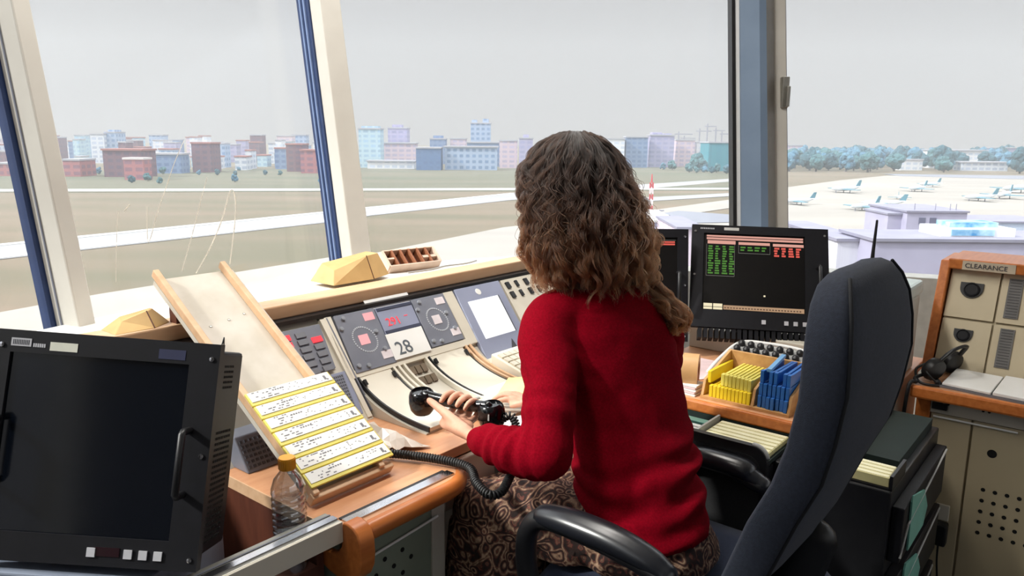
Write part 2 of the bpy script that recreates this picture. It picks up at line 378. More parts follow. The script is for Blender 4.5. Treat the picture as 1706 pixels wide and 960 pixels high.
# cranes on the skyline
STL = mat('crane_grey', (150, 150, 165), .7)
def crane(x, yt, dist, L, label):
    p = far_at(x, yt, dist); o = thing('tower_crane', label, 'crane', (p.x, dist, GZ), 0, 'tower cranes on the skyline')
    MB().box(p.x-.6, p.x+.6, dist-.6, dist+.6, GZ, p.z).build('mast', STL, o)
    MB().box(p.x-L*.3, p.x+L, dist-.5, dist+.5, p.z-3.2, p.z-2.2).build('jib', STL, o)
    return o
for x, y, L, lb in [(1131, 219, 14, 'leftmost grey tower crane above the violet block'), (1140, 226, 12, 'low grey tower crane second from the left'), (1166, 214, 12, 'grey tower crane in the middle of the skyline group'), (1179, 206, 9, 'highest grey tower crane of the skyline group'), (1193, 213, 9, 'grey tower crane above the teal hall'), (1203, 219, 7, 'rightmost grey tower crane near the pillar')]: crane(x, y, 740+int(x)%7*14, L, lb)
# parked aircraft on the apron
AIR = mat('aircraft_white', (222, 230, 236), .4); AIRB = mat('aircraft_blue', (96, 140, 156), .5)
def aircraft():
    o = thing('parked_airplane', 'x', 'airplane', (0, 0, 0), 0, 'small airplanes parked on the apron')
    MB().tube([(-9, 0, 2), (-7, 0, 2), (-4, 0, 2), (5, 0, 2.1), (9, 0, 2.9)], [.2, .8, 1.1, 1.0, .3], 10, True).build('fuselage', AIR, o, 50)
    MB().prism([(-2, -9.5, 1.7), (0, -9.5, 1.7), (2, 0, 1.5), (0, 9.5, 1.7), (-2, 9.5, 1.7), (-3, 0, 1.5)], (0, 0, .25)).build('wing', AIRB, o)
    MB().prism([(6.2, -.15, 2.6), (9.2, -.15, 2.6), (10.2, -.15, 6), (8.7, -.15, 6)], (0, .3, 0)).build('tail_fin', AIRB, o)
    MB().prism([(7.6, -3.4, 2.8), (9.2, -3.4, 2.8), (9.2, 3.4, 2.8), (7.6, 3.4, 2.8)], (0, 0, .2)).build('tailplane', AIR, o)
    for x, y in ((-6, 0), (1, -2), (1, 2)): MB().cyl((x, y, 0), (x, y, 1.7), .22, .15, 8).build('landing_gear', STL, o)
    return o
pa = aircraft()
for i, (x, y, a, s, lb) in enumerate([(1408, 322, .4, 1.0, 'white and blue airplane parked nearest the upright pillar on the apron'), (1328, 342, .2, .8, 'airplane half hidden by the upright pillar'), (1440, 352, .5, .85, 'airplane parked in front of the lilac terminal, left one'), (1470, 346, -.3, .85, 'airplane behind the radio antenna on the apron'), (1528, 320, .6, .9, 'airplane parked in the middle of the pale apron'), (1548, 312, .3, .8, 'smaller airplane farther back on the pale apron'), (1632, 336, .2, .9, 'airplane parked above the blue skylight'), (1690, 322, .5, 1.2, 'airplane at the right edge of the apron'), (1672, 332, .7, 1.0, 'airplane just left of the one at the right edge'), (1498, 333, 1.2, .5, 'tiny airplane between two others on the apron')]):
    g = far_ground(x, y, GZ); o = pa if i == 0 else copy_tree(pa)
    o.location = (g.x, g.y, GZ+.25); o.rotation_euler = (0, 0, a); o.scale = (s, s, s); o['label'] = lb
# red and white mast behind the woman
g = far_ground(1083, 371, GZ); MR = mat('mast_red', (200, 84, 92), .6); MW = mat('mast_white', (232, 224, 228), .6)
o = thing('radio_mast', 'red and white lattice mast on the apron behind the woman', 'mast', (g.x, g.y, GZ), 0)
for i in range(7):
    z0 = GZ+i*1.75; mb = MB()
    for sx, sy in ((-.45, -.45), (.45, -.45), (.45, .45), (-.45, .45)):
        mb.box(g.x+sx-.09, g.x+sx+.09, g.y+sy-.09, g.y+sy+.09, z0, z0+1.75)
    for sy in (-.45, .45):
        mb.tube([(g.x-.45, g.y+sy, z0), (g.x+.45, g.y+sy, z0+1.75)], .07, 6).tube([(g.x+.45, g.y+sy, z0), (g.x-.45, g.y+sy, z0+1.75)], .07, 6)
    mb.build('lattice_section', MR if i % 2 == 0 else MW, o)
MB().cyl((g.x, g.y, GZ+12.2), (g.x, g.y, GZ+14.8), .3, .15, 8).build('beacon', MR, o)
for i, (x, yt, yb, lb) in enumerate([(1101, 352, 372, 'thin grey lamp pole right of the red and white mast'), (1111, 360, 376, 'shorter grey lamp pole beside the right monitor'), (1072, 345, 372, 'thin grey lamp pole close to the woman\'s hair')]):
    g2 = far_ground(x, yb+6, GZ); t = far_at(x, yt, g2.y)
    o = thing('lamp_pole', lb, 'lamp pole', (g2.x, g2.y, GZ), 0); MB().cyl((g2.x, g2.y, GZ), (g2.x, g2.y, t.z), .16, .1, 8).build('pole', STL, o); MB().box(g2.x-.7, g2.x+.7, g2.y-.3, g2.y+.3, t.z, t.z+.35).build('lamp_head', STL, o)
# airport buildings close below the tower, right
LIL = mat('lilac_render', (172, 170, 194), .8, rgb2=(164, 162, 186), scale=.4); LILR = mat('lilac_roof', (142, 141, 158), .8, rgb2=(134, 133, 152), scale=.3); LWIN = mat('far_window', (104, 106, 130), .4)
WSHED = mat('white_skylight_frame', (236, 238, 240), .6); SKYL = mat('skylight_blue', (70, 140, 190), .3, rgb2=(190, 224, 232), scale=.6)
def lowblock(x0, x1, yt, d, dep, label, m=LIL, rm=LILR, name='airport_building'):
    p0 = far_at(x0, yt, d); p1 = far_at(x1, yt, d); o = thing(name, label, 'building', ((p0.x+p1.x)/2, d, GZ), 0)
    MB().box(p0.x, p1.x, d, d+dep, GZ, p0.z).build('walls', m, o); MB().box(p0.x-.3, p1.x+.3, d-.3, d+dep+.3, p0.z, p0.z+.35).build('roof', rm, o); return o, p0, p1
o, p0, p1 = lowblock(1512, 1612, 354, 150, 16, 'lilac rooftop block with two dark square windows')
for f in (.2, .38):
    x = p0.x+(p1.x-p0.x)*f; w = MB().box(x, x+1.3, 149.9, 150.1, p0.z-2.3, p0.z-1.0).build('window', LWIN, o)
for f in (.2, .55, .8, .9): MB().cyl((p0.x+(p1.x-p0.x)*f, 152, p0.z+.35), (p0.x+(p1.x-p0.x)*f, 152, p0.z+1.6), .12, .08, 6).build('roof_vent', STL, o)
lowblock(1480, 1506, 358, 152, 10, 'small lilac annex left of the rooftop block with two windows')
lowblock(1600, 1760, 371, 165, 14, 'long bluish low terminal at the right edge beyond the skylight', mat('terminal_blue', (186, 200, 222), .8), LILR)
o, p0, p1 = lowblock(1457, 1800, 402, 88, 9, 'broad pale lilac roof filling the lower right view')
for f in (.02, .12, .2): MB().box(p0.x+.2, p0.x+(p1.x-p0.x)*f+.5, 87.8, 88, p0.z-5, p0.z-4.9).build('cornice', LILR, o)
pz = p0.z+.35; q0 = far_at(1568, 388, 90); q1 = far_at(1692, 388, 90)
o = thing('roof_skylight', 'white framed skylight with blue glass on the broad lilac roof', 'skylight', ((q0.x+q1.x)/2, 92, pz), 0)
MB().box(q0.x, q1.x, 90, 95, pz, pz+1.0).build('frame', WSHED, o); MB().box(q0.x+1.2, q1.x-2.5, 89.9, 90.1, pz+.15, pz+.85).build('glazing', SKYL, o)
MB().box(q0.x+1.5, q1.x-1.5, 91, 94, pz+1.0, pz+1.6).build('glass_ridge', SKYL, o)
lowblock(1396, 1446, 402, 92, 20, 'pale ribbed facade directly right of the lit monitor', mat('ribbed_pale', (214, 216, 226), .8, rgb2=(196, 196, 212), scale=.9, stretch=(1, 1, .02)), LILR)
lowblock(1130, 1172, 382, 110, 16, 'pale ribbed pinkish facade between the two right monitors', mat('ribbed_pink', (216, 204, 218), .8, rgb2=(196, 180, 200), scale=.9, stretch=(1, 1, .02)), LILR)
lowblock(1040, 1128, 370, 130, 20, 'flat white roof beyond the half hidden monitor', LIL, MARK)
# ================================================================== THE TOWER CAB
V3 = lambda x, y, z=0: Vector((x, y, z))
RING = [(V3(-.638, 2.688), V3(-.707, .707)*.17), (V3(-1.087, 1.778), V3(-.92, .39)*.152), (V3(-1.72, .52), V3(-.96, .28)*.16), (V3(-1.9, -1.5), V3(-.9, -.4)*.16), (V3(-.7, -3.0), V3(-.4, -.9)*.16), (V3(1.7, -3.0), V3(.4, -.9)*.16), (V3(3.3, -1.5), V3(.9, -.4)*.16), (V3(3.6, .7), V3(.97, .2)*.16), (V3(2.95, 2.6), V3(.6, .75)*.2), (V3(1.165, 3.27), V3(0, 1)*.25), (V3(.938, 3.27), V3(0, 1)*.25)]
ZB, ZT = .93, 2.75
def rp(i, z): p, l = RING[i % len(RING)]; return p + l*(z-1.0) + Z*z
GLASS = glassy('window_glass', (.97, .985, .985), .8)
CARPET = mat('dark_carpet', (34, 36, 44), .98, rgb2=(28, 30, 38), scale=60)
CEIL = mat('ceiling_grey', (232, 230, 226), .9)
REAR = mat('rear_wall', (150, 150, 152), .85)
WALLM = mat('lower_wall', (206, 204, 198), .7)
n = len(RING); cen = V3(.9, .2)
def outw(i, d): p = RING[i % n][0]; v = (p-cen); v.z = 0; return v.normalized()*d
pl = [rp(i, 0) + outw(i, .25) for i in range(n)]
for p in pl: p.z = -.1
struct(MB().prism(pl, (0, 0, .1)).build('floor', CARPET))
pl = [rp(i, 2.95) + outw(i, .3) for i in range(n)]
for p in pl: p.z = 2.95
struct(MB().prism(pl, (0, 0, .12)).build('ceiling', CEIL))
names = ['wall_left', 'wall_far_left', 'wall_side', 'wall_back_left', 'wall_back', 'wall_back_right', 'wall_right_side', 'wall_far_right', 'wall_right', None, 'wall_front']
wn = 0
for i in range(n):
    a, b = i, (i+1) % n
    if names[i] is None:      # the upright pillar stands before this narrow side
        names[i] = 'wall_corner'
    if i in (3, 4):     # unseen rear sides closed solid to cut daylight from behind
        o1, o2 = outw(a, .12), outw(b, .12); q = [rp(a, 1.0), rp(b, 1.0), rp(a, 2.95), rp(b, 2.95)]; q[0].z = q[1].z = 0
        struct(MB().hexa([q[0], q[1], q[1]+o2, q[0]+o1, q[2], q[3], q[3]+o2, q[2]+o1]).build(names[i], REAR)); continue
    o1, o2 = outw(a, .12), outw(b, .12); la, lb = [rp(a, 0), rp(b, 0)]
    A0, B0, A1, B1 = rp(a, 1.0), rp(b, 1.0), rp(a, ZB), rp(b, ZB); A0.z = B0.z = 0
    struct(MB().hexa([A0, B0, B0+o2, A0+o1, A1, B1, B1+o2, A1+o1]).build(names[i], WALLM))
    T0, T1, T2, T3 = rp(a, ZT), rp(b, ZT), rp(a, 2.95), rp(b, 2.95)
    struct(MB().hexa([T0, T1, T1+o2, T0+o1, T2, T3, T3+o2, T2+o1]).build('trim_%d' % (i+1), CEIL))
    wn += 1; g0, g1 = outw(a, .012), outw(b, .012)
    w = struct(MB().hexa([A1, B1, B1+g1, A1+g0, T0, T1, T1+g1, T0+g0]).build('window_%d' % wn, GLASS))
def lean_prism(pts, lean, z0, z1, zr=1.0):
    lean = Vector(lean); return MB().loft([[Vector((p[0], p[1], 0)) + lean*(z-zr) + Z*z for p in pts] for z in (z0, z1)])
def post(name, V, t, o, w, d, lean, m):
    V, t, o = V3(*V), V3(*t), V3(*o); return lean_prism([V, V+t*w, V+t*w+o*d, V+o*d], lean, ZB-.03, 2.96)
# left white post
t, o_ = (.39, .92), (-.92, .39); lean = V3(-.92, .39)*.152
A = struct(post('A', (-1.009, 1.746), t, o_, .045, .08, lean, MULL).build('mullion', MULL, bevel=.004))
V = V3(-1.009, 1.746) + V3(*o_)*.08
lean_prism([V-V3(*t)*.012, V+V3(*t)*.05, V+V3(*t)*.05+V3(*o_)*.03, V-V3(*t)*.012+V3(*o_)*.03], lean, ZB, 2.96).build('gasket', NAVY, A)
Vg = V3(-1.009, 1.746) + V3(*o_)*.055
lean_prism([Vg-V3(*t)*.003, Vg, Vg+V3(*o_)*.004, Vg-V3(*t)*.003+V3(*o_)*.004], lean, ZB, 2.96).build('gasket_lip', GREYP, A)
# slanted post with the dark blue gasket
t, o_ = (.707, .707), (-.707, .707); lean = V3(-.707, .707)*.17
B = struct(post('B', (-.539, 2.589), t, o_, .081, .07, lean, MULL).build('mullion', MULL, bevel=.006))
V = V3(-.539, 2.589) + V3(*o_)*.07
lean_prism([V-V3(*t)*.004, V+V3(*t)*.07, V+V3(*t)*.07+V3(*o_)*.075, V-V3(*t)*.004+V3(*o_)*.075], lean, ZB, 2.96).build('gasket', NAVY, B)
for k in (.02, .045): 
    q = V + V3(*o_)*k; lean_prism([q-V3(*t)*.009, q-V3(*t)*.004, q-V3(*t)*.004+V3(*o_)*.008, q-V3(*t)*.009+V3(*o_)*.008], lean, ZB, 2.96).build('gasket_lip', mat('gasket_light', (120, 140, 180), .4), B)
# upright pillar
lean = V3(0, 1)*.25
P = struct(lean_prism([(.961, 3.21), (1.021, 3.14), (1.05, 3.14), (1.104, 3.21), (1.10, 3.33), (.97, 3.33)], lean, .0, 2.96, 1.1).build('pillar', BLUEG))
P.data.materials.append(BROWNG)
for f in P.data.polygons:
    c = f.center
    if f.normal.x > .3 and abs(f.normal.z) < .5: f.material_index = 1
lean_prism([(.9445, 3.23), (.972, 3.23), (.972, 3.29), (.9445, 3.29)], lean, ZB, 2.96, 1.1).build('frame_strip', WHITE, P)
lean_prism([(.930, 3.225), (.9445, 3.225), (.9445, 3.29), (.930, 3.29)], lean, ZB, 2.96, 1.1).build('gasket', BLACK, P)
lean_prism([(1.107, 3.225), (1.160, 3.225), (1.160, 3.29), (1.107, 3.29)], lean, ZB, 2.96, 1.1).build('frame_strip', MULL, P)
lean_prism([(1.160, 3.23), (1.164, 3.23), (1.164, 3.29), (1.160, 3.29)], lean, ZB, 2.96, 1.1).build('gasket', GREYP, P)
q = far_at(1315, 155, 3.30); lz = q.z
lt = MB(); lt.box(q.x-.016, q.x+.014, 3.25+.25*(lz-1.1)-.05, 3.25+.25*(lz-1.1)-.01, lz-.06, lz+.07); lt.box(q.x-.004, q.x+.012, 3.25+.25*(lz-1.1)-.075, 3.25+.25*(lz-1.1)-.05, lz-.055, lz+.03)
lt.build('latch', STEEL, P, bevel=.004)
for i, z in ((2, 0), (3, 0), (4, 0), (5, 0), (6, 0), (7, 0), (8, 0)):
    p, l = RING[i]; iv = (cen-p).normalized(); s = Vector((-iv.y, iv.x, 0))
    struct(lean_prism([p+iv*.1-s*.03, p+iv*.1+s*.03, p-iv*.02+s*.03, p-iv*.02-s*.03], l, ZB-.03, 2.96).build('mullion', MULL))
# added ceiling luminaires, out of view, to brighten the left console
DIFF = glow('lamp_diffuser', (255, 248, 236), 3.0)
for k, (a, b, w_, d_, e) in enumerate([(.85, 1.42, 1.1, .24, FILL_LAMP), (1.95, 1.45, .9, .24, FILL_LAMP*.8)]):
    o = thing('ceiling_light', ['long ceiling light above the near end of the left console', 'long ceiling light above the far end of the left console'][k], 'ceiling light', (a, b, 2.9))
    MB().box(a-w_/2-.03, a+w_/2+.03, b-d_/2-.03, b+d_/2+.03, 2.90, 2.949).build('frame', WHITE, o, bevel=.004); MB().box(a-w_/2, a+w_/2, b-d_/2, b+d_/2, 2.894, 2.90).build('diffuser', DIFF, o)
    L = bpy.data.lights.new('ceiling_lamp', 'AREA'); L.shape = 'RECTANGLE'; L.size = w_; L.size_y = d_; L.energy = e; L.color = (1, .96, .9); lo2 = bpy.data.objects.new('ceiling_lamp', L); C.objects.link(lo2); lo2.location = W(a, b, 2.885); lo2.rotation_euler = (0, 0, UA)
# cable-like reflections on the left pane, drawn as thin pale tubes
REFLM = mat('dried_smear', (244, 236, 224), .7); REFLM.node_tree.nodes['Principled BSDF'].inputs['Transmission Weight'].default_value = .8; REFLM.node_tree.nodes['Principled BSDF'].inputs['IOR'].default_value = 1.05
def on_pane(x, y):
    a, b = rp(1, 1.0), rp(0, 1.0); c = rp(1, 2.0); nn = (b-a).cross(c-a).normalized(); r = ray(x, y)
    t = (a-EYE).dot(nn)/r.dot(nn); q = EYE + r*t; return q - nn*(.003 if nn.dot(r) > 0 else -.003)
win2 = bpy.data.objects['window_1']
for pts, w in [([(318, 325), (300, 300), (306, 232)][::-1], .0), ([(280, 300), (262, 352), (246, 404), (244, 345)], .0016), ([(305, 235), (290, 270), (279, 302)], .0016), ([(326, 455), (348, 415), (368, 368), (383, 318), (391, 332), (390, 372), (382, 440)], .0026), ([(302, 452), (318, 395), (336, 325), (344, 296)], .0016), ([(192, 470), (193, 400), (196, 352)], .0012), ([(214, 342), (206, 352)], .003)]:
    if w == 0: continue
    MB().tube(smooth_path([on_pane(*p) for p in pts], 6), w*.62, 6, True).build('smear', REFLM, win2)
# white window bench behind the console and the wooden ledge in front of it
bp = [(-.30, 1.775), (2.40, 1.775), (1.70, 2.10), (1.64, 2.125), (.70, 1.935), (.16, 1.81), (-.30, 1.80)]
ab = [W(a, b, 0) for a, b in bp]
struct(MB().prism([(p.x, p.y, .99) for p in ab], (0, 0, .038)).build('trim_20', WHITE))
# haze in the air over the airfield
hm = bpy.data.materials.new('hazy_air'); hm.use_nodes = True; nt = hm.node_tree; nt.nodes.clear()
oo = nt.nodes.new('ShaderNodeOutputMaterial'); vs = nt.nodes.new('ShaderNodeVolumeScatter'); vs.inputs['Density'].default_value = HAZE
vs.inputs['Color'].default_value = (.93, .97, 1, 1); vs.inputs['Anisotropy'].default_value = .2; nt.links.new(vs.outputs[0], oo.inputs['Volume'])
if HAZE > 0: tag(MB().box(-1500, 1500, 40, 1200, GZ-1, 140).build('haze', hm), 'thin pale haze hanging over the whole airfield', 'haze', kind='stuff')
# ------------------------------------------------------------------ sky, sun, camera
w = bpy.data.worlds.new('sky'); SC.world = w; w.use_nodes = True; nt = w.node_tree; bg = nt.nodes['Background']
tc = nt.nodes.new('ShaderNodeTexCoord'); sp = nt.nodes.new('ShaderNodeSeparateXYZ'); r = nt.nodes.new('ShaderNodeValToRGB')
nt.links.new(tc.outputs['Generated'], sp.inputs[0]); nt.links.new(sp.outputs[2], r.inputs[0]); nt.links.new(r.outputs[0], bg.inputs[0])
e = r.color_ramp.elements; e[0].position = 0; e[0].color = (.42, .405, .405, 1); e[1].position = .22; e[1].color = (.345, .333, .342, 1)
for pos, c in ((.5, (1.4, 1.42, 1.46, 1)), (1, (2.6, 2.65, 2.75, 1))):
    q = e.new(pos); q.color = c
bg.inputs[1].default_value = SKY
def sun(name, d, s, ang, c=(1, .96, .9)):
    L = bpy.data.lights.new(name, 'SUN'); L.energy = s; L.angle = math.radians(ang); L.color = c
    o = bpy.data.objects.new(name, L); C.objects.link(o); o.rotation_euler = Vector(d).to_track_quat('-Z', 'Y').to_euler()
sun('sun', SUND, SUNS, 5)
cam = bpy.data.cameras.new('camera'); co = bpy.data.objects.new('camera', cam); C.objects.link(co)
cam.sensor_width = 36; cam.lens = 36*FPX/1706; cam.clip_start = .05; cam.clip_end = 6000
R2 = RI*math.cos(RO) + UPV*math.sin(RO); U2 = UPV*math.cos(RO) - RI*math.sin(RO); B2 = -FW
co.matrix_world = Matrix(((R2.x, U2.x, B2.x, 0), (R2.y, U2.y, B2.y, 0), (R2.z, U2.z, B2.z, 1.47), (0, 0, 0, 1)))
SC.camera = co
SC.view_settings.view_transform = 'Standard'; SC.view_settings.look = 'None'; SC.view_settings.exposure = EXPO; SC.view_settings.gamma = 1
try: SC.view_settings.use_curve_mapping = False
except Exception: pass
# ================================================================== LEFT CONSOLE (a along, b towards the windows)
SL = 1.1; CS = math.atan(SL)
def pz(b): return .985 + (b-1.66)*SL                 # height of the sloping instrument plane
PN = Vector((0, -math.sin(CS), math.cos(CS))); PU = Vector((0, math.cos(CS), math.sin(CS)))   # its normal and its up direction
def pp(a, b, h=0): return Vector((a, b, pz(b))) + PN*h
def plate(mb, a0, a1, b0, b1, h0, h1, sk=0):           # slab on the plane, sk skews the lower edge
    q = [pp(a0-sk, b0, h0), pp(a1-sk, b0, h0), pp(a1, b1, h0), pp(a0, b1, h0)]; return mb.slab(q, PN*(h1-h0))
# worktop
wt = thing('desk_worktop', 'beech worktop with a rounded orange front edge under the strip board', 'desk', (.81, 1.05, 0))
arc = [(1.085+.085*math.sin(t), 1.135-.085*math.cos(t)) for t in [PI/2*k/6 for k in range(7)]]
out = [(.81, 1.125), (.829, 1.125), (.829, 1.076), (.868, 1.076), (.868, 1.05)]+arc+[(1.17, 1.165), (2.34, 1.165), (2.34, 1.47), (.81, 1.47)]
MB().prism([(a, b, .735) for a, b in out], (0, 0, .025)).build('worktop', WOOD, wt, bevel=.002)
fe = [Vector((.872, 1.048, .742))]+[Vector((a, b-.002, .742)) for a, b in arc]+[Vector((1.172, 1.16, .742))]
MB().tube(fe, .0195, 12, True).build('front_edge', WOODE, wt, 60)
MB().box(.84, 1.125, 1.066, 1.088, .76, .7635).build('steel_strip', CHROME, wt)
MB().box(.84, 1.12, 1.090, 1.098, .76, .7625).build('black_inlay', BLACK, wt)
MB().box(.81, .826, 1.13, 1.47, .03, .735).build('end_panel', DWOOD, wt)
MB().box(.8085, .8115, 1.128, 1.47, .735, .7605).build('end_band', WOODL, wt)
# perforated cupboard below it
uc = thing('perforated_cupboard', 'grey green cupboard with punched vent holes under the beech worktop', 'cupboard', (.84, 1.1, 0))
MB().box(.84, 1.128, 1.10, 1.44, .03, .73).build('body', GREENG, uc, bevel=.003)
MB().box(.845, 1.075, 1.094, 1.10, .06, .70).build('door', GREENG, uc, bevel=.002)
mb = MB()
for i in range(6):
    for j in range(9):
        if (i+j) % 2 == 0: mb.cyl((.90+i*.024, 1.0925, .63-j*.026), (.90+i*.024, 1.0945, .63-j*.026), .0052, n=10)
mb.build('vent_holes', DARKHOLE, uc)
MB().tube([(.90, 1.088, .655), (1.095, 1.088, .668)], .0028, 8).build('pull_rod', PAPER, uc)
MB().box(1.085, 1.124, 1.096, 1.10, .04, .72).build('side_strip', CREAM2, uc)
# rail in front of the gap with its hooked wooden bracket
rl = thing('guard_rail', 'cream and steel guard rail running past the water bottle', 'rail', (.1, 1.05, 0))
MB().box(.30, .828, 1.070, 1.076, .728, .769).build('face', CREAM, rl, bevel=.001)
MB().box(.30, .828, 1.076, 1.122, .757, .769).build('top', STEEL, rl, bevel=.001)
MB().box(.30, .828, 1.084, 1.100, .769, .7715).build('steel_strip', CHROME, rl)
MB().box(.30, .828, 1.106, 1.110, .769, .7705).build('groove', GREYP, rl)
hk = thing('rail_bracket', 'hooked orange wood bracket carrying the guard rail at the desk corner', 'bracket', (.84, 1.08, 0))
prof = [(1.072, .766), (1.058, .768), (1.042, .764), (1.030, .755), (1.023, .738), (1.021, .71), (1.024, .685), (1.034, .664), (1.052, .650), (1.08, .645), (1.115, .650), (1.155, .664), (1.156, .682), (1.125, .692), (1.105, .694), (1.088, .702), (1.078, .715), (1.074, .732)]
MB().prism([(.828, b, z) for b, z in prof], (.036, 0, 0)).build('hook', WOODE, hk, 50, bevel=.003)
# console housing
cc = thing('control_console', 'cream control console with sloping instrument panels and curved front plates', 'console', (1.5, 1.6, 0))
prof = [(1.70, .74), (1.70, 1.0), (1.66, .985-.012), (1.54, pz(1.54)-.012)]
bez = [(lambda t: ((1-t)**2*1.54+2*t*(1-t)*1.455+t*t*1.27, (1-t)**2*(pz(1.54)-.012)+2*t*(1-t)*.768+t*t*.764))(k/10) for k in range(1, 11)]
full = prof+bez+[(1.27, .7605), (1.30, .7605), (1.68, .7605)]
prof_s = [(1.70, .7605), (1.70, 1.0), (1.66, .973), (1.455, .7605)]
MB().prism([(1.243, b, max(z, .7605)) for b, z in full], (1.1, 0, 0)).build('housing', CREAM2, cc, 30)
MB().prism([(.826, b, z) for b, z in prof_s], (.41, 0, 0)).build('side_housing', CREAM2, cc)
MB().box(.81, 2.34, 1.47, 1.70, .03, .7605).build('plinth', CREAM2, cc)
mb = MB(); plate(mb, 1.232, 1.246, 1.46, 1.662, -.012, .004, .012); mb.build('seam_rib', CREAM, cc)
mb = MB(); plate(mb, 1.252, 1.256, 1.47, 1.662, -.006, .0046, .012); mb.build('seam_line', GREYP, cc)
bz = lambda t: Vector((0, (1-t)**2*1.54+2*t*(1-t)*1.455+t*t*1.27, (1-t)**2*(pz(1.54)-.012)+2*t*(1-t)*.768+t*t*.764))
def curved(name, a0, a1, h, th, m, t0=0, t1=1, lab=None):
    rings = []
    for k in range(13):
        t = t0+(t1-t0)*k/12; p = bz(t); d = (bz(min(1, t+.01))-bz(max(0, t-.01))).normalized(); nn = Vector((0, d.z, -d.y)); nn = -nn if nn.z < 0 else nn
        q0 = p+nn*h; q1 = p+nn*(h+th); rings.append([(a0, q0.y, q0.z), (a1, q0.y, q0.z), (a1, q1.y, q1.z), (a0, q1.y, q1.z)])
    return MB().loft(rings).build(name, m, cc, 30)
# curved cream plates with black rims, and the grooves between them
for a0, a1 in ((1.255, 1.365), (1.515, 1.655)):
    curved('curved_plate', a0, a1, .001, .010, CREAM)
    curved('black_rim', a0-.005, a0, .001, .0125, BLACK); curved('black_rim', a1, a1+.004, .001, .0115, BLACK, .05)
for a0 in (1.372, 1.39, 1.41, 1.495, 1.665, 1.684): curved('groove_rib', a0, a0+.008, .001, .014, CREAM if a0 < 1.6 else WOODL, 0, .96)
curved('groove_bed', 1.376, 1.394, .001, .004, mat('groove_brown', (120, 104, 84), .6), 0, .96)
curved('groove_bed', 1.672, 1.684, .001, .006, mat('groove_brown', (120, 104, 84), .6), 0, .96)
mb = MB()
for k, (t0, t1) in enumerate([(.06, .2), (.24, .38)]):
    for j in range(3):
        p = bz((t0+t1)/2); mb.obox((1.43+j*.022, p.y-.003, p.z+.006), (.009, 0, 0), PU*.012, PN*.004)
mb.build('pigeonholes', mat('groove_brown', (120, 104, 84), .6), cc)
for a in (1.258, 1.36, 1.52, 1.65):
    p = bz(.1); MB().obox((a, p.y-.012, p.z+.012), (.004, 0, 0), PU*.008, PN*.004).build('clip', BLACK, cc)
# dark slot under the ledge, cream top trims
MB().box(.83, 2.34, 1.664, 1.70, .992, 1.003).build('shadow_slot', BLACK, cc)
def panel(name, a0, a1, b0, b1, m, h=.006, sk=.02, th=None, parent=None, base=-.012):
    mb = MB(); plate(mb, a0, a1, b0, b1, base, h, sk); return mb.build(name, m, parent or cc, bevel=.0012)
def bits(name, m, parent, items, h0=.006, h1=.0075):
    mb = MB()
    for a0, a1, b0, b1, *s in items: plate(mb, a0, a1, b0, b1, h0, h1, s[0] if s else 0)
    return mb.build(name, m, parent)
# keypad module
kp = panel('keypad_panel', 1.085, 1.226, 1.565, 1.655, GREYP, .002, .02)
for i in range(3):
    for j in range(6):
        if i == 0 and j > 1: continue
        bb = 1.645-j*.0145; aa = 1.098+i*.043-(1.655-bb)*.2
        lit = (i == 0 and j < 2) or (i == 2 and j in (1, 0) and j == 1)
        mb = MB(); plate(mb, aa, aa+(.030 if i else .026), bb-.010, bb, .002, .006)
        if i == 2 and j == 0: mb.bm.free(); continue
        mb.build('lit_button' if lit else 'button', RED if lit else mat('key_grey', (120, 122, 130), .5), kp)
lo = panel('lower_keypad_panel', 1.118, 1.235, 1.47, 1.555, LILAC, .001, .02)
bits('red_display', RED, lo, [(1.125, 1.172, 1.522, 1.548)], .001, .003)
sp = bits('speaker_grille', GREYP, lo, [(1.182, 1.215, 1.475, 1.55, .015)], .001, .003)
mb = MB()
for i in range(5):
    for j in range(12): plate(mb, 1.184+i*.006-j*.0012, 1.187+i*.006-j*.0012, 1.545-j*.006, 1.548-j*.006, .003, .0036)
mb.build('grille_holes', INK, sp)
# round dial panels
def dial(a0, a1, b0, b1, lit, lab):
    d = panel('dial_panel', a0, a1, b0, b1, GREYP, .008, .022); d['label'] = lab
    am, bm_ = (a0+a1)/2-.012, (b0+b1)/2; mb = MB()
    for k in range(36):
        t = 2*PI*k/36; r0 = .028; q = pp(am+r0*1.35*math.cos(t), bm_+r0*math.sin(t)*.95, .0085); mb.obox(q, (.0022, 0, 0), PU*.002, PN*.0006)
    mb.build('dial_ring', mat('dial_dots', (196, 200, 208), .5), d)
    bits('dial_window', lit, d, [(am-.017, am+.015, bm_-.010, bm_+.010, .004)], .008, .0095)
    W3 = mat('dial_white', (236, 226, 230), .5)
    bits('readout', lit if lit == RED2 else W3, d, [(a1-.048, a1-.012, b1-.024, b1-.008, .003)], .008, .0095); bits('readout', W3, d, [(a1-.056, a1-.020, b0+.012, b0+.028, .003)], .008, .0095)
    mb = MB()
    for x, y in ((a0+.03, b1-.01), (a0+.008, bm_+.03), (a0+.0, b0+.012), (a0+.03, b0+.008), (am+.05, bm_-.028), (am+.052, bm_+.01)):
        c = pp(x-.006, y, .008); MB().lathe(c, [(.0065, 0), (.006, .006), (0.001, .0065)], 12, PN).build('knob', mat('knob_grey', (148, 152, 160), .4), d, 40)
    return d
RED2 = glow('dial_pink', (255, 176, 178), .75)
dial(1.274, 1.416, 1.542, 1.662, RED2, 'left dial panel with a pink lit centre'); dial(1.562, 1.700, 1.550, 1.662, mat('dial_white', (236, 226, 230), .5), 'right dial panel with a white centre')
for a0, a1, sk in ((1.247, 1.27, .02), (1.704, 1.748, .02)): panel('cream_divider', a0, a1, 1.535, 1.664, CREAM, .004, sk)
panel('cream_sill', 1.25, 1.70, 1.534, 1.549, CREAM, .005, 0)
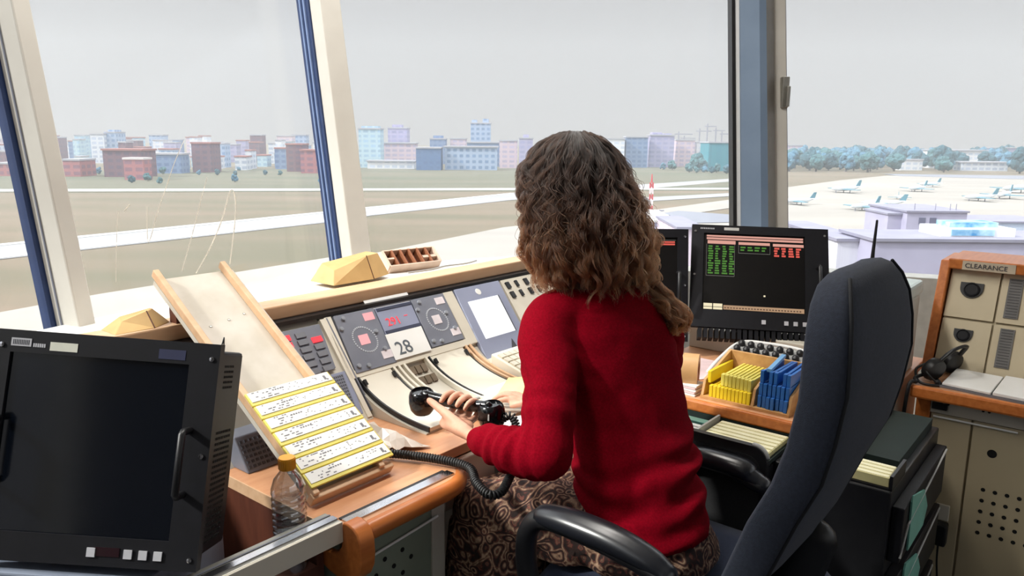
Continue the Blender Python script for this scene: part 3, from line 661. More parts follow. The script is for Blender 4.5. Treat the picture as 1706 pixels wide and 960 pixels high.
rd = panel('clock_display', 1.420, 1.558, 1.600, 1.660, LILAC, .007, .012)
bits('display_bezel', mat('bezel_navy', (58, 62, 84), .4), rd, [(1.422, 1.556, 1.652, 1.658), (1.412, 1.546, 1.601, 1.608)], .007, .009)
lettering('291', .036, RED, rd, pp(1.432, 1.617, .0075), (1, 0, 0), PU, 'red_digits'); lettering('--', .022, RED, rd, pp(1.505, 1.628, .0075), (1, 0, 0), PU, 'red_digits')
nt_ = thing('paper_notice', 'white card with the number 28 taped below the red digits', 'notice', (1.47, 1.55, .9))
mb = MB(); plate(mb, 1.402, 1.542, 1.545, 1.600, .0095, .0105, .012); mb.build('card', PAPER, nt_)
lettering('28', .058, mat('marker_grey', (96, 104, 112), .8), nt_, pp(1.412, 1.553, .0108), (1, 0, 0), PU)
ns = thing('paper_label', 'blank white paper slip stuck under the wooden ledge', 'label', (1.5, 1.66, .98))
mb = MB(); plate(mb, 1.405, 1.575, 1.662, 1.684, -.003, -.002, 0); mb.build('slip', PAPER, ns)
# touch screen module
ls = panel('screen_module', 1.752, 1.972, 1.490, 1.664, LILAC, .009, .035)
bits('touch_screen', glow('screen_white', (255, 255, 255), .85), ls, [(1.778, 1.925, 1.535, 1.628, .018)], .009, .0102)
bits('screen_edge', INK, ls, [(1.925, 1.929, 1.535, 1.628, .018)], .009, .011)
MB().lathe(pp(1.85, 1.647, .009), [(.012, 0), (.011, .001), (.001, .0012)], 16, PN).build('badge', PAPER, ls)
mb = MB(); mb.prism([pp(1.838, 1.493, .0092), pp(1.872, 1.493, .0092), pp(1.868, 1.520, .0092)], PN*.001); mb.build('arrow_mark', INK, ls)
MB().box(1.70, 1.752, 1.44, 1.485, .7605, .80).build('module_foot', CREAM, cc, bevel=.004)
MB().prism([(1.705, 1.50, .7605), (1.705, 1.50, pz(1.50)), (1.705, 1.478, pz(1.478)), (1.705, 1.43, .7605)], (.25, 0, 0)).build('module_front', CREAM, cc)
# button field
bf = panel('button_panel', 1.985, 2.32, 1.50, 1.664, CREAM, .005, .03)
for i in range(4):
    for j in range(6):
        if (i, j) in ((0, 2), (1, 2), (0, 3), (2, 2), (3, 4)): continue
        bb = 1.655-j*.026; aa = 1.998+i*.05-(1.664-bb)*.18
        mb = MB(); plate(mb, aa, aa+(.012 if i % 2 else .018), bb-.016, bb, .005, .011); mb.build('black_button', BLACK, bf)
# wooden ledge on top
lg = thing('wooden_ledge', 'long pale wood ledge along the top of the control console', 'ledge', (1.1, 1.73, 0))
MB().box(.20, 2.40, 1.692, 1.775, 1.003, 1.040).build('board', WOODL, lg, bevel=.004)
MB().box(1.29, 1.57, 1.689, 1.6925, .994, 1.003).build('cable_strip', BLACK, lg)
lo_ = MB().box(.30, .807, 1.70, 1.775, .0, 1.003).build('ledge_support', DWOOD, lg)
# faceted post covers
def cover(a0, a1, b0, b1, label, hgt):
    o = thing('post_cover', label, 'cover', ((a0+a1)/2, b0, 1.04)); am = a0+(a1-a0)*.62
    base = [(a0, b0, 1.04), (am, b0-.004, 1.04), (a1, b0+.03, 1.04), (a1, b1, 1.04), (a0, b1, 1.04)]
    top = [(a0+.03, b0+.035, 1.04+hgt*.55), (am, b0+.03, 1.04+hgt), (a1-.03, b0+.05, 1.04+hgt), (a1-.03, b1-.01, 1.04+hgt), (a0+.04, b1-.01, 1.04+hgt*.75)]
    MB().loft([base, top]).build('folded_box', TAN, o, bevel=.002); MB().tube([Vector((am, b0-.004, 1.041)), Vector((am, b0+.03, 1.0405+hgt))], .0014, 6).build('fold_line', DWOOD, o); return o
cover(1.395, 1.640, 1.805, 1.92, 'tan faceted cover at the foot of the slanted window post', .07)
cover(.72, .86, 1.700, 1.772, 'tan faceted cover behind the large near monitor', .035)
sw = thing('wall_socket', 'small pale socket box on the ledge beside the leaning board', 'socket', (.83, 1.72, 1.04)); MB().box(.862, .905, 1.70, 1.73, 1.04, 1.075).build('box', GREYL, sw, bevel=.003); MB().box(.868, .895, 1.697, 1.70, 1.048, 1.068).build('cover_plate', TEAL, sw)
# pigeonhole box on the window bench
pg = thing('compartment_box', 'small brown box of open compartments on the white window bench', 'box', (1.82, 1.87, 1.04))
CARD = mat('brown_card', (150, 92, 60), .7, rgb2=(134, 80, 50), scale=10); CARDL = mat('pale_card', (222, 196, 176), .7)
ax = Vector((.195, -.04, 0)); ay = Vector((.015, .055, .042)); az = ax.cross(ay).normalized(); p0 = Vector((1.690, 1.898, 1.030))
def pgb(mb, x0, x1, y0, y1, z0, z1): 
    P_ = lambda x, y, z: p0+ax*x+ay*y+az*z
    mb.hexa([P_(x0, y0, z0), P_(x1, y0, z0), P_(x1, y1, z0), P_(x0, y1, z0), P_(x0, y0, z1), P_(x1, y0, z1), P_(x1, y1, z1), P_(x0, y1, z1)])
mb = MB(); pgb(mb, 0, 1, 0, 1, .0, .006); mb.build('back', DWOOD, pg)
mb = MB(); pgb(mb, 0, 1, -.06, 0, 0, .035); pgb(mb, 0, 1, 1, 1.06, 0, .03); mb.build('rim', CARDL, pg)
for k in range(7):
    mb = MB(); pgb(mb, k/6-.018, k/6+.018, 0, 1, .006, .032); mb.build('divider', CARD if 0 < k < 6 else CARDL, pg)
mb = MB(); pgb(mb, .03, .15, .45, .55, .006, .03); mb.build('insert', CARDL, pg); mb = MB(); pgb(mb, .70, .97, .35, .5, .01, .03); mb.build('insert', CARDL, pg)
bc = thing('bench_cable', 'thin white cable lying in front of the compartment box', 'cable', (1.8, 1.8, 1.04)); MB().tube(smooth_path([(1.68, 1.79, 1.044), (1.78, 1.785, 1.043), (1.86, 1.80, 1.043), (1.95, 1.785, 1.043), (2.02, 1.80, 1.043)], 5), .003, 6).build('cord', GREYL, bc)
# ================================================================== STRIP BOARD WITH PROGRESS STRIPS
BT = Vector((0, .565, .365)).normalized(); BN_ = Vector((0, -BT.z, BT.y)); B0 = Vector((.835, 1.180, .765))
def bp_(a, t, h): return Vector((.835+a, 1.180, .765)) + BT*t + BN_*h
sb = thing('strip_board', 'cream strip board with wooden side rails leaning up to the window ledge', 'board', (.93, 1.19, .76))
def bslab(a0, a1, t0, t1, h0, h1, mb=None):
    mb = mb or MB(); mb.hexa([bp_(a0, t0, h0), bp_(a1, t0, h0), bp_(a1, t1, h0), bp_(a0, t1, h0), bp_(a0, t0, h1), bp_(a1, t0, h1), bp_(a1, t1, h1), bp_(a0, t1, h1)]); return mb
BRD = mat('board_cream', (206, 199, 188), .55, rgb2=(192, 184, 170), scale=14, detail=8)
bslab(.0, .20, .0, .675, 0, .012).build('back_board', BRD, sb)
bslab(.0, .014, .0, .69, .012, .032).build('side_rail', WOODL, sb, bevel=.002); bslab(.168, .182, .0, .69, .012, .032).build('side_rail', WOODL, sb, bevel=.002)
bslab(-.002, .206, -.006, .010, 0, .024).build('bottom_lip', WOODL, sb, bevel=.002)
for a, t in ((.05, .50), (.10, .51), (.145, .52)): 
    q = bp_(a, t, .012); MB().lathe(q, [(.004, 0), (.0035, .0015), (.0005, .002)], 10, BN_).build('screw', STEEL, sb)
q = bp_(.1, .56, -.01); MB().box(.86, 1.01, 1.70, 1.73, 1.04, 1.092).build('prop_block', DWOOD, sb)
def flight_strip(k):
    t0 = .012+k*.0375; o = thing('progress_strip', ['lowest', 'second lowest', 'third lowest', 'middle', 'third highest', 'second highest', 'topmost'][k]+' yellow edged paper strip on the leaning strip board', 'paper strip', bp_(.1, t0, .032), group='yellow edged strips on the board')
    tl = BN_*.0; lift = .0
    bslab(.000, .212, t0, t0+.035, .032, .037).build('holder', YPALE, o, bevel=.001)
    bslab(.004, .208, t0+.0085, t0+.034, .037, .0385).build('paper', PAPER, o)
    mb = MB(); r = random.Random(k)
    for i in range(18):
        a = r.uniform(.012, .07); t = t0+r.choice((.012, .018, .024, .03)); bslab(a, a+r.uniform(.002, .007), t, t+.0022, .0385, .0388, mb)
    for i in range(5): a = .06+i*.006; bslab(a, a+.004, t0+.024, t0+.027, .0385, .0388, mb)
    bslab(.19, .196, t0+.014, t0+.026, .0385, .0388, mb); bslab(.196, .2, t0+.012, t0+.016, .0385, .0388, mb)
    for i in range(18):
        a = r.uniform(.08, .18); t = t0+r.uniform(.012, .03); bslab(a, a+.003, t, t+.0015, .0385, .0387, mb)
    mb.build('printing', INKL, o)
    return o
for k in range(7): flight_strip(k)
# ================================================================== THINGS ON THE LEFT DESK
gs = thing('desk_speaker', 'grey perforated desk speaker peeking out behind the near monitor', 'speaker', (.90, 1.52, .76))
MB().prism([(.84, 1.40, .7605), (.84, 1.50, .7605), (.84, 1.50, .83), (.84, 1.45, .83)], (.11, 0, 0)).build('body', GREYP, gs, bevel=.003)
mb = MB()
for i in range(9):
    for j in range(6): q = Vector((.85+i*.011, 1.407+j*.0065, .772+j*.0095)); mb.obox(q, (.003, 0, 0), Vector((0, .57, .82))*.003, Vector((0, -.82, .57))*.0015)
mb.build('grille', INK, gs)
cr = thing('plastic_wrapper', 'crumpled clear wrapper lying right of the strip board', 'wrapper', (1.12, 1.33, .76))
bm_ = MB(); rr = random.Random(5); G = [[None]*9 for _ in range(9)]
for i in range(9):
    for j in range(9):
        u, v = i/8, j/8; a = 1.085+.105*u; b = 1.235+.20*v-(u-.5)*.05
        z = .763+.03*abs(math.sin(u*7+v*3))*math.sin(PI*u)*math.sin(PI*v)+.018*rr.random()*math.sin(PI*u)+.004*rr.random()
        G[i][j] = bm_.bm.verts.new((a+rr.uniform(-.004, .004), b+rr.uniform(-.006, .006), z))
for i in range(8):
    for j in range(8): bm_.face((G[i][j], G[i+1][j], G[i+1][j+1], G[i][j+1]))
o = bm_.build('film', mat('clear_film', (232, 224, 214), .22, rgb2=(222, 208, 194), scale=20, spec=.8), cr); sm = o.modifiers.new('thick', 'SOLIDIFY'); sm.thickness = .0012
# keyboard
kb = thing('keyboard', 'small cream keyboard half hidden by the red sleeve', 'keyboard', (1.8, 1.36, .76))
MB().prism([(1.70, 1.315, .775), (1.70, 1.315, .79), (1.70, 1.455, .832), (1.70, 1.46, .775)], (.36, 0, 0)).build('case', CREAM, kb, bevel=.003)
for k in (1.71, 2.04): MB().box(k, k+.015, 1.33, 1.44, .7605, .776).build('foot', BLACK, kb)
for i in range(14):
    for j in range(5):
        q = Vector((1.718+i*.025, 1.332+j*.024, .797+j*.0072)); MB().obox(q, (.0102, 0, 0), Vector((0, .958, .287))*.0098, Vector((0, -.287, .958))*.004).build('key', mat('key_cream', (212, 204, 186), .5), kb)
# papers and tray by the right hand
def sheet(name, pts, th, m, label, cat, parts=()):
    c = sum((Vector(p) for p in pts), Vector())/len(pts); o = thing(name, label, cat, (c.x, c.y, min(p[2] for p in pts)))
    MB().prism(pts, (0, 0, th)).build('sheet', m, o); return o
tr = thing('document_tray', 'long shallow grey tray lying along the front of the curved plates', 'tray', (1.5, 1.25, .76))
MB().prism([(1.40, 1.185, .7605), (1.395, 1.33, .768), (1.62, 1.30, .768), (1.62, 1.185, .7605)], (0, 0, .008)).build('floor', CREAM2, tr)
MB().tube([(1.405, 1.34, .776), (1.62, 1.30, .776)], .005, 8).build('rim', GREYL, tr); MB().tube([(1.39, 1.19, .772), (1.395, 1.34, .778)], .005, 8).build('rim', CREAM, tr)
yp = sheet('yellow_slip', [(1.49, 1.27, .782), (1.60, 1.235, .782), (1.735, 1.30, .786), (1.66, 1.355, .786)], .0015, PAPERY, 'pale yellow paper slip under the right hand', 'paper')
wp = sheet('white_slip', [(1.47, 1.29, .7795), (1.58, 1.255, .7795), (1.70, 1.34, .7795), (1.62, 1.39, .7795)], .0015, PAPER, 'white paper slip sticking out under the yellow one', 'paper')
pd = thing('writing_pad', 'white writing pad with wooden edge beside the telephone receiver', 'notepad', (1.38, 1.12, .76))
MB().prism([(1.285, 1.10, .7605), (1.42, 1.065, .7605), (1.55, 1.12, .7605), (1.41, 1.185, .7605)], (0, 0, .010)).build('board', WOODL, pd, bevel=.002)
MB().prism([(1.29, 1.102, .7705), (1.415, 1.072, .7705), (1.54, 1.12, .7705), (1.41, 1.178, .7705)], (0, 0, .006)).build('paper_block', PAPER, pd)
kn = thing('under_desk_unit', 'cream drawer front under the red sleeve beside the rounded desk corner', 'drawer', (1.25, 1.14, 0))
MB().box(1.18, 1.36, 1.150, 1.168, .62, .733).build('front', CREAM, kn, bevel=.004); MB().box(1.19, 1.35, 1.168, 1.40, .64, .73).build('tray', CREAM2, kn)
# water bottle (in the gap left of the desk)
bt = thing('water_bottle', 'clear plastic water bottle with an orange cap behind the guard rail', 'bottle', (.745, 1.15, .66))
PLA = glassy('clear_plastic', (.96, .972, .978), .8, .2)
bx, by = .774, 1.158
prof = [(.030, .668), (.0315, .68)]
z = .69
while z < .815:
    prof += [(.0312, z), (.0322, z+.004), (.0312, z+.008), (.0298, z+.0105)]; z += .013
prof += [(.0322, .822), (.0315, .832), (.026, .848), (.018, .858), (.0135, .864), (.0135, .880)]
inner = [(r-.0012, h) for r, h in reversed(prof)]
MB().lathe((bx, by, 0), prof+inner, 32, cap=False).build('body', PLA, bt, 40)
MB().lathe((bx, by, 0), [(.0005, .669), (.028, .669), (.029, .672), (.029, .744), (.0005, .745)], 28).build('water', glassy('water', (.93, .95, .96), .8, .06), bt, 40)
mb = MB().lathe((bx, by, 0), [(.0152, .868), (.0152, .888), (.0145, .890), (.0005, .8905)], 28)
for k in range(28):
    t = 2*PI*k/28; mb.box(bx+.0152*math.cos(t)-.0006, bx+.0152*math.cos(t)+.0006, by+.0152*math.sin(t)-.0006, by+.0152*math.sin(t)+.0006, .869, .887)
mb.build('cap', mat('orange_cap', (246, 168, 36), .4), bt, 40)
bs = thing('side_shelf', 'dark wooden shelf under the water bottle', 'shelf', (.70, 1.3, 0)); MB().box(.70, .808, 1.126, 1.215, .64, .667).build('board', DWOOD, bs); MB().box(.70, .79, 1.13, 1.21, .0, .64).build('support', DWOOD, bs)
# ================================================================== NEAR MONITOR
m1 = bpy.data.objects.new('monitor', None); C.objects.link(m1)
tag(m1, 'large black rack monitor with a blank screen standing at the near left', 'monitor')
def monitor_frame(o, TL, TR, BL):
    TL, TR, BL = map(Vector, (TL, TR, BL)); x = (TR-TL).normalized(); y = (TL-BL); y = (y-x*y.dot(x)).normalized(); n_ = x.cross(y)
    o.matrix_world = Matrix(((x.x, y.x, n_.x, BL.x), (x.y, y.y, n_.y, BL.y), (x.z, y.z, n_.z, BL.z), (0, 0, 0, 1)))
    return (TR-TL).length, (TL-BL).length
ORG[m1.name] = Vector((0, 0, 0))
w1, h1 = monitor_frame(m1, (-.828, 1.209, 1.161), (-.469, 1.217, 1.134), (-.858, 1.104, .815))
SCRB = mat('screen_black', (8, 12, 20), .13, rgb2=(9, 14, 22), scale=3, spec=.5)
SCRD = mat('screen_dark', (14, 12, 12), .5, spec=.2, rgb2=(12, 10, 10))
def monitor_body(o, w, h, depth, sx0, sx1, sy0, sy1, scr, vents=True, left_handle=True):
    B_ = .0
    mb = MB(); mb.box(0, w, 0, sy0, -.02, 0); mb.box(0, w, sy1, h, -.02, 0); mb.box(0, sx0, sy0, sy1, -.02, 0); mb.box(sx1, w, sy0, sy1, -.02, 0); mb.build('bezel', BLACKM, o)
    MB().box(sx0, sx1, sy0, sy1, -.016, -.005).build('screen', scr, o)
    cs = MB().box(.012, w-.012, .012, h-.012, -depth, -.02).build('casing', BLACKM, o, bevel=.006)
    if vents:
        mb = MB()
        for i in range(10):
            for j in range(26):
                if 20 <= j: continue
                mb.box(w-.0122, w-.0112, .03+j*.0095, .0345+j*.0095, -depth+.03+i*.0085, -depth+.0345+i*.0085)
        for i in range(6):
            for j in range(5): mb.box(w-.0122, w-.0112, h-.075+j*.009, h-.071+j*.009, -depth+.05+i*.0085, -depth+.054+i*.0085)
        mb.build('vent_holes', DARKHOLE, cs)
    for hx in ((w-.035, .02) if left_handle else (w-.035,)):
        mb = MB().tube([(hx, h*.33, 0), (hx, h*.33, .026), (hx, h*.34, .032), (hx, h*.60, .032), (hx, h*.61, .026), (hx, h*.61, 0)], .006, 10); hd = mb.build('handle', BLACK, o, 50)
    mb = MB()
    for x, y in ((w-.012, h-.025), (w-.012, .018), (.012, h-.025), (w-.012, h*.5), (.012, h*.5)): mb.lathe((x, y, 0), [(.0045, 0), (.004, .002), (.001, .0026)], 12)
    mb.build('screws', CHROME, o, 40)
    mb = MB()
    for x in (w*.52, w*.68, w*.745, w*.81): mb.box(x, x+.013, sy0*.32, sy0*.32+.014, 0, .0025)
    mb.build('front_buttons', mat('button_white', (206, 206, 212), .4), o)
    return o
monitor_body(m1, w1, h1, .165, .026, w1-.048, .045, h1-.036, SCRB)
MB().box(.026, .058, h1-.026, h1-.013, 0, .0008).build('name_plate', mat('plate_silver', (190, 190, 196), .4), m1)
mb = MB()
for k in range(10): mb.box(.029+k*.0027, .0305+k*.0027, h1-.0235, h1-.0155, .0008, .001)
mb.build('plate_print', INK, m1)
mb = MB()
for k in range(6): mb.box(.061+k*.0034, .0635+k*.0034, h1-.026, h1-.020, 0, .0006)
mb.build('model_print', mat('plate_silver', (190, 190, 196), .4), m1)
MB().box(.088, .132, h1-.030, h1-.016, 0, .0008).build('sticker', mat('sticker_cream', (226, 226, 212), .6), m1)
MB().box(.262, .305, h1-.030, h1-.014, 0, .0006).build('blue_sticker', mat('sticker_navy', (48, 52, 84), .5), m1)
MB().box(w1*.55, w1*.66, .016, .030, 0, .0012).build('window_strip', mat('ir_window', (40, 20, 26), .2), m1)
MB().tube([(w1-.010, h1-.006, -.03), (w1-.008, h1+.012, -.034), (w1-.012, h1-.002, -.05)], .0012, 6).build('wire_tag', BLACK, m1)
mp = thing('monitor_pedestal', 'blue grey cabinet under the large near monitor', 'cabinet', (-.72, 1.2, 0), 0)
MB().hexa([(-1.0, 1.09, 0), (-.575, 1.09, 0), (-.575, 1.42, 0), (-1.0, 1.42, 0), (-1.0, 1.09, .815), (-.575, 1.09, .783), (-.575, 1.42, .695), (-1.0, 1.42, .725)]).build('body', mat('pedestal_blue', (138, 148, 166), .5, rgb2=(130, 140, 158), scale=8), mp, bevel=.004)
MB().box(-.98, -.59, 1.084, 1.09, .05, .70).build('door', mat('pedestal_blue', (138, 148, 166), .5), mp)
PALE = mat('pale_strip_paper', (244, 240, 208), .7, rgb2=(240, 234, 196)); PALEH = mat('pale_strip_holder', (226, 218, 160), .5)
# ================================================================== CENTRE DESK (front edge at a = 1.92, facing the chair)
cd = thing('corner_desk', 'beech corner desk carrying the strip boxes and the two far monitors', 'desk', (2.2, .8, 0))
MB().prism([(1.92, .465, .732), (2.345, .465, .732), (2.42, .485, .732), (2.80, .485, .732), (2.80, 1.16, .732), (1.92, 1.16, .732)], (0, 0, .028)).build('top', WOOD, cd, bevel=.003)
MB().box(1.905, 1.925, .463, 1.16, .728, .760).build('front_edge', WOODE, cd, bevel=.006)
MB().box(2.33, 2.79, .50, 1.14, .03, .732).build('pedestal', CREAM2, cd)
MB().prism([(2.42, .70, .7605), (2.79, .70, .7605), (2.79, 1.16, .7605), (2.42, 1.16, .7605)], (0, 0, .075)).build('riser', CREAM2, cd, bevel=.004)
# cabinet with strip drawers under it
sc_ = thing('strip_cabinet', 'black cabinet with stacked strip drawers behind the chair', 'cabinet', (2.0, .7, 0))
MB().box(1.78, 2.30, .345, 1.10, .03, .700).build('carcass', BLACK, sc_, bevel=.004)
MB().box(1.905, 2.28, .36, 1.09, .700, .728).build('inner_felt', DGREEN, sc_)
for k in range(3):
    z1 = .660-k*.17
    d = MB().box(1.80, 2.28, .318, .345, z1-.135, z1).build('side_drawer', BLACKM, sc_, bevel=.003)
    MB().prism([(1.86, .3165, z1-.125), (2.02, .3165, z1-.125), (2.05, .3165, z1-.085), (1.99, .3165, z1-.02), (1.86, .3165, z1+.012), (1.85, .3165, z1)], (0, -.004, 0)).build('finger_cutout', TEAL, d)
    MB().tube([(1.80, .317, z1-.12), (1.84, .314, z1-.05), (2.25, .314, z1+.0)], .0025, 6).build('drawer_edge', GREYL, d)
# pulled out strip drawer with a rounded black front
od = thing('strip_bin', 'pulled out strip bin with a black rounded front behind the woman', 'drawer', (1.8, .8, .45))
R_ = .035; yl, yh, zl, zh = .605, 1.00, .50, .752
rr_ = []
for cy, cz, t0 in ((yl+R_, zh-R_, 90), (yl+.004, zl+.004, 180), (yh-.004, zl+.004, 270), (yh-R_, zh-R_, 0)):
    q = R_ if cz > .6 else .004
    for k in range(7): t = math.radians(t0+90*k/6); rr_.append((cy+q*math.cos(t), cz+q*math.sin(t)))
MB().prism([(1.712, y, z) for y, z in rr_], (.018, 0, 0)).build('front', BLACK, od, 30)
MB().prism([(1.711, y*.93+.803*.07, .5+(z-.5)*.9) for y, z in rr_], (.004, 0, 0)).build('front_inset', mat('black_mesh', (34, 34, 36), .9, rgb2=(26, 26, 28), scale=300), od)
MB().tube([(1.722, y, z+.001) for y, z in rr_ if z > .70], .006, 8, True).build('rim', GREYL, od, 60)
MB().box(1.73, 1.775, .61, .995, .50, .695).build('tray', BLACK, od); MB().box(1.73, 1.90, .61, .995, .702, .712).build('bed', DGREEN, od)
MB().box(1.73, 1.90, .806, .812, .712, .738).build('divider', GREYL, od)
def strips(a0, y0, y1, n_, pitch, z, m, label, group, cat='paper strip', name='progress_strip', hz=.012):
    proto = None
    for k in range(n_):
        if proto is None:
            proto = thing(name, label, cat, (a0, (y0+y1)/2, z), group=group)
            MB().box(a0, a0+pitch*.86, y0, y1, z, z+hz).build('holder', PALEH if m is not PAPER else GREYL, proto, bevel=.001)
            MB().box(a0+.003, a0+pitch*.8, y0+.003, y1-.003, z+hz, z+hz+.0012).build('paper', m, proto); o = proto
        else: o = copy_tree(proto, loc=W(a0+pitch*k, (y0+y1)/2, z+.0))
strips(1.737, .617, .800, 7, .0232, .7125, PALE, 'pale yellow strip lying in the right half of the pulled out drawer', 'strips in the right drawer half')
strips(1.737, .816, .985, 4, .0235, .7125, PAPER, 'white strip lying in the left half of the pulled out drawer', 'strips in the left drawer half')
ts = thing('teal_strip', 'pale teal strip holder at the back of the left drawer half', 'paper strip', (1.85, .9, .7125)); MB().box(1.845, 1.872, .816, .985, .7125, .726).build('holder', TEAL, ts, bevel=.002)
rt = thing('strip_tray', 'black open tray with pale strips on the cabinet right of the chair', 'tray', (1.85, .38, .70))
mb = MB(); mb.box(1.785, 1.91, .345, .352, .7005, .735); mb.box(1.785, 1.91, .443, .45, .7005, .735); mb.box(1.785, 1.91, .345, .45, .7005, .705); mb.build('tray', BLACK, rt)
strips(1.79, .354, .441, 4, .020, .7055, PALE, 'short pale strip in the open tray right of the chair', 'strips in the tray right of the chair', hz=.022)
# box of yellow and blue strip holders
hb = thing('holder_box', 'plywood box with two bays of yellow and blue strip holders', 'box', (2.03, .76, .7605))
PLY = mat('plywood', (206, 160, 104), .5, rgb2=(190, 142, 88), scale=8, stretch=(1, 6, 6))
MB().box(1.935, 2.125, .635, .885, .7605, .768).build('base', PLY, hb); MB().box(2.118, 2.126, .635, .885, .768, .862).build('back', PLY, hb, bevel=.001)
for y in (.635, .733, .877): MB().prism([(1.94, y, .768), (2.118, y, .768), (2.118, y, .862), (1.955, y, .812)], (0, .008, 0)).build('side' if y != .733 else 'divider', PLY, hb, bevel=.001)
def holder(m, a0, y0, z0, label, group, tilt=0):
    o = thing('strip_holder', label, 'strip holder', (a0, y0, z0), group=group)
    mb = MB(); L = .150; mb.box(a0, a0+L, y0, y0+.0075, z0, z0+.030); o1 = mb.build('bar', m, o, bevel=.001)
    MB().box(a0-.004, a0+.012, y0-.001, y0+.0085, z0, z0+.033).build('end_clip', m, o, bevel=.001); return o
YG, BG = 'yellow strip holders in the box', 'blue strip holders in the box'
y1_ = holder(YELL, 1.945, .745, .768, 'yellow strip holder standing in a row in the left bay of the plywood box', YG)
for k in range(1, 11): copy_tree(y1_, loc=W(1.945, .745+k*.0108, .768))
y2_ = holder(YPALE, 1.955, .748, .8005, 'paler yellow strip holder lying on top of the row in the plywood box', 'top yellow holders'); 
for k in range(1, 8): copy_tree(y2_, loc=W(1.957+.001*k, .748+k*.0115, .8005))
y3 = thing('strip_holder', 'yellow strip holder standing on edge at the left wall of the plywood box', 'strip holder', (2.0, .868, .801)); MB().box(1.96, 2.11, .866, .876, .8015, .835).build('bar', YELL, y3, bevel=.001)
b1_ = holder(BLUEP, 1.945, .645, .768, 'blue strip holder in the right bay of the plywood box', BG)
rb = random.Random(2)
for lay in range(3):
    for k in range(7):
        if lay == 0 and k == 0: continue
        if lay == 2 and k in (2, 5): continue
        o = copy_tree(b1_, loc=W(1.945+.006*lay+rb.uniform(0, .006), .645+k*.0118, .768+lay*.0335), ang=UA+(rb.uniform(-.03, .03) if lay == 2 else 0))
LB = mat('light_blue_plastic', (120, 178, 226), .4)
b4 = thing('strip_holder', 'light blue strip holder on top of the blue ones', 'strip holder', (2.0, .70, .869)); MB().obox((2.03, .71, .874), Vector((.07, .006, .004)), Vector((-.001, .006, 0)), (0, 0, .0045)).build('bar', LB, b4, bevel=.001)
# connector box behind, tape roll, papers
cb = thing('connector_box', 'grey box with rows of black plugs behind the plywood box', 'box', (2.24, .8, .7605))
MB().prism([(2.16, .70, .7605), (2.16, .70, .822), (2.29, .70, .850), (2.29, .70, .7605)], (0, .225, 0)).build('case', GREYL, cb, bevel=.004)
mb = MB(); tn = Vector((-.21, 0, .977))
for i in range(7):
    for j in range(3):
        p = Vector((2.185+j*.036, .722+i*.030, .8275+j*.0078)); mb.lathe(p, [(.0105, 0), (.0105, .012), (.006, .017), (.001, .018)], 12, tn)
mb.build('plugs', BLACK, cb, 40)
wr = thing('white_cable', 'white cable loop lying around the connector box', 'cable', (2.3, .8, .7605)); MB().tube(smooth_path([(2.16, .965, .768), (2.22, .955, .80), (2.31, .93, .835), (2.33, .85, .842), (2.335, .74, .838), (2.30, .675, .82), (2.20, .665, .79), (2.15, .655, .768)], 8), .006, 8, True).build('cord', WHITE, wr, 60)
tp = thing('tape_roll', 'brown roll of parcel tape standing half hidden by the red sleeve', 'tape', (1.99, .945, .7605))
mb = MB(); ring = []
for r, h in ((.030, 0), (.052, 0), (.052, .045), (.030, .045)): ring.append((r, h))
mb.lathe((1.985, .965, .8125), ring+[ring[0]], 28, (.35, -.94, 0), cap=False); mb.build('roll', mat('tape_tan', (206, 160, 108), .4), tp, 40)
MB().lathe((1.985, .965, .8125), [(.026, .002), (.030, .002), (.030, .043), (.026, .043), (.026, .002)], 28, (.35, -.94, 0), cap=False).build('core', CARD, tp, 40)
sp_ = thing('paper_stack', 'small stack of pinkish papers at the front edge of the corner desk', 'papers', (1.97, .93, .7605))
for k in range(5): MB().prism([(1.93+.002*k, .898+.003*(k % 2), .7605+k*.006), (1.99, .898, .7605+k*.006), (1.995, .98, .7605+k*.006), (1.935, .985, .7605+k*.006)], (0, 0, .0045)).build('sheet', mat('pink_paper', (232, 206, 208), .7) if k % 2 else PAPER, sp_)
sd = thing('white_device', 'small white device right of the plywood box', 'device', (2.06, .60, .7605)); MB().prism([(1.99, .575, .7605), (2.10, .545, .7605), (2.13, .605, .7605), (2.01, .625, .7605)], (0, 0, .05)).build('case', CREAM, sd, bevel=.008); MB().prism([(2.0, .582, .811), (2.09, .557, .811), (2.11, .6, .811), (2.015, .616, .811)], (0, 0, .006)).build('lid', WHITE, sd, bevel=.003)
lp = thing('loose_paper', 'sheet of pinkish paper with a blue scribble on the corner desk', 'paper', (2.1, 1.0, .7605)); MB().prism([(2.0, 1.0, .761), (2.13, .93, .761), (2.30, .98, .761), (2.30, 1.12, .761), (2.05, 1.12, .761)], (0, 0, .002)).build('sheet', mat('pink_paper', (232, 206, 208), .7), lp)
# ================================================================== THE TWO FAR MONITORS
m2 = bpy.data.objects.new('monitor', None); C.objects.link(m2); tag(m2, 'black monitor with green and pink tables on its screen, right of the woman', 'monitor'); ORG[m2.name] = Vector((0, 0, 0))
def far_m(x, y, Z_): 
    r = ray(x, y); return EYE + r*Z_
k_ = .92
TL, TR, BL = [Vector(p)-EYE for p in ((.712, 2.86, 1.16), (1.189, 2.782, 1.153), (.638, 2.688, .815))]
w2, h2 = monitor_frame(m2, EYE+TL*k_, EYE+TR*k_, EYE+BL*k_)
monitor_body(m2, w2, h2, .07, .040, w2-.075, .060, h2-.030, SCRD, False, False)
S = lambda a, b: None
sx0, sx1, sy0, sy1 = .040, w2-.075, .060, h2-.030
def scr_bits(name, m, o, items, z=-.0045):
    mb = MB()
    for u0, u1, v0, v1 in items: mb.box(sx0+(sx1-sx0)*u0, sx0+(sx1-sx0)*u1, sy1-(sy1-sy0)*v1, sy1-(sy1-sy0)*v0, z, z+.0006)
    return mb.build(name, m, o)
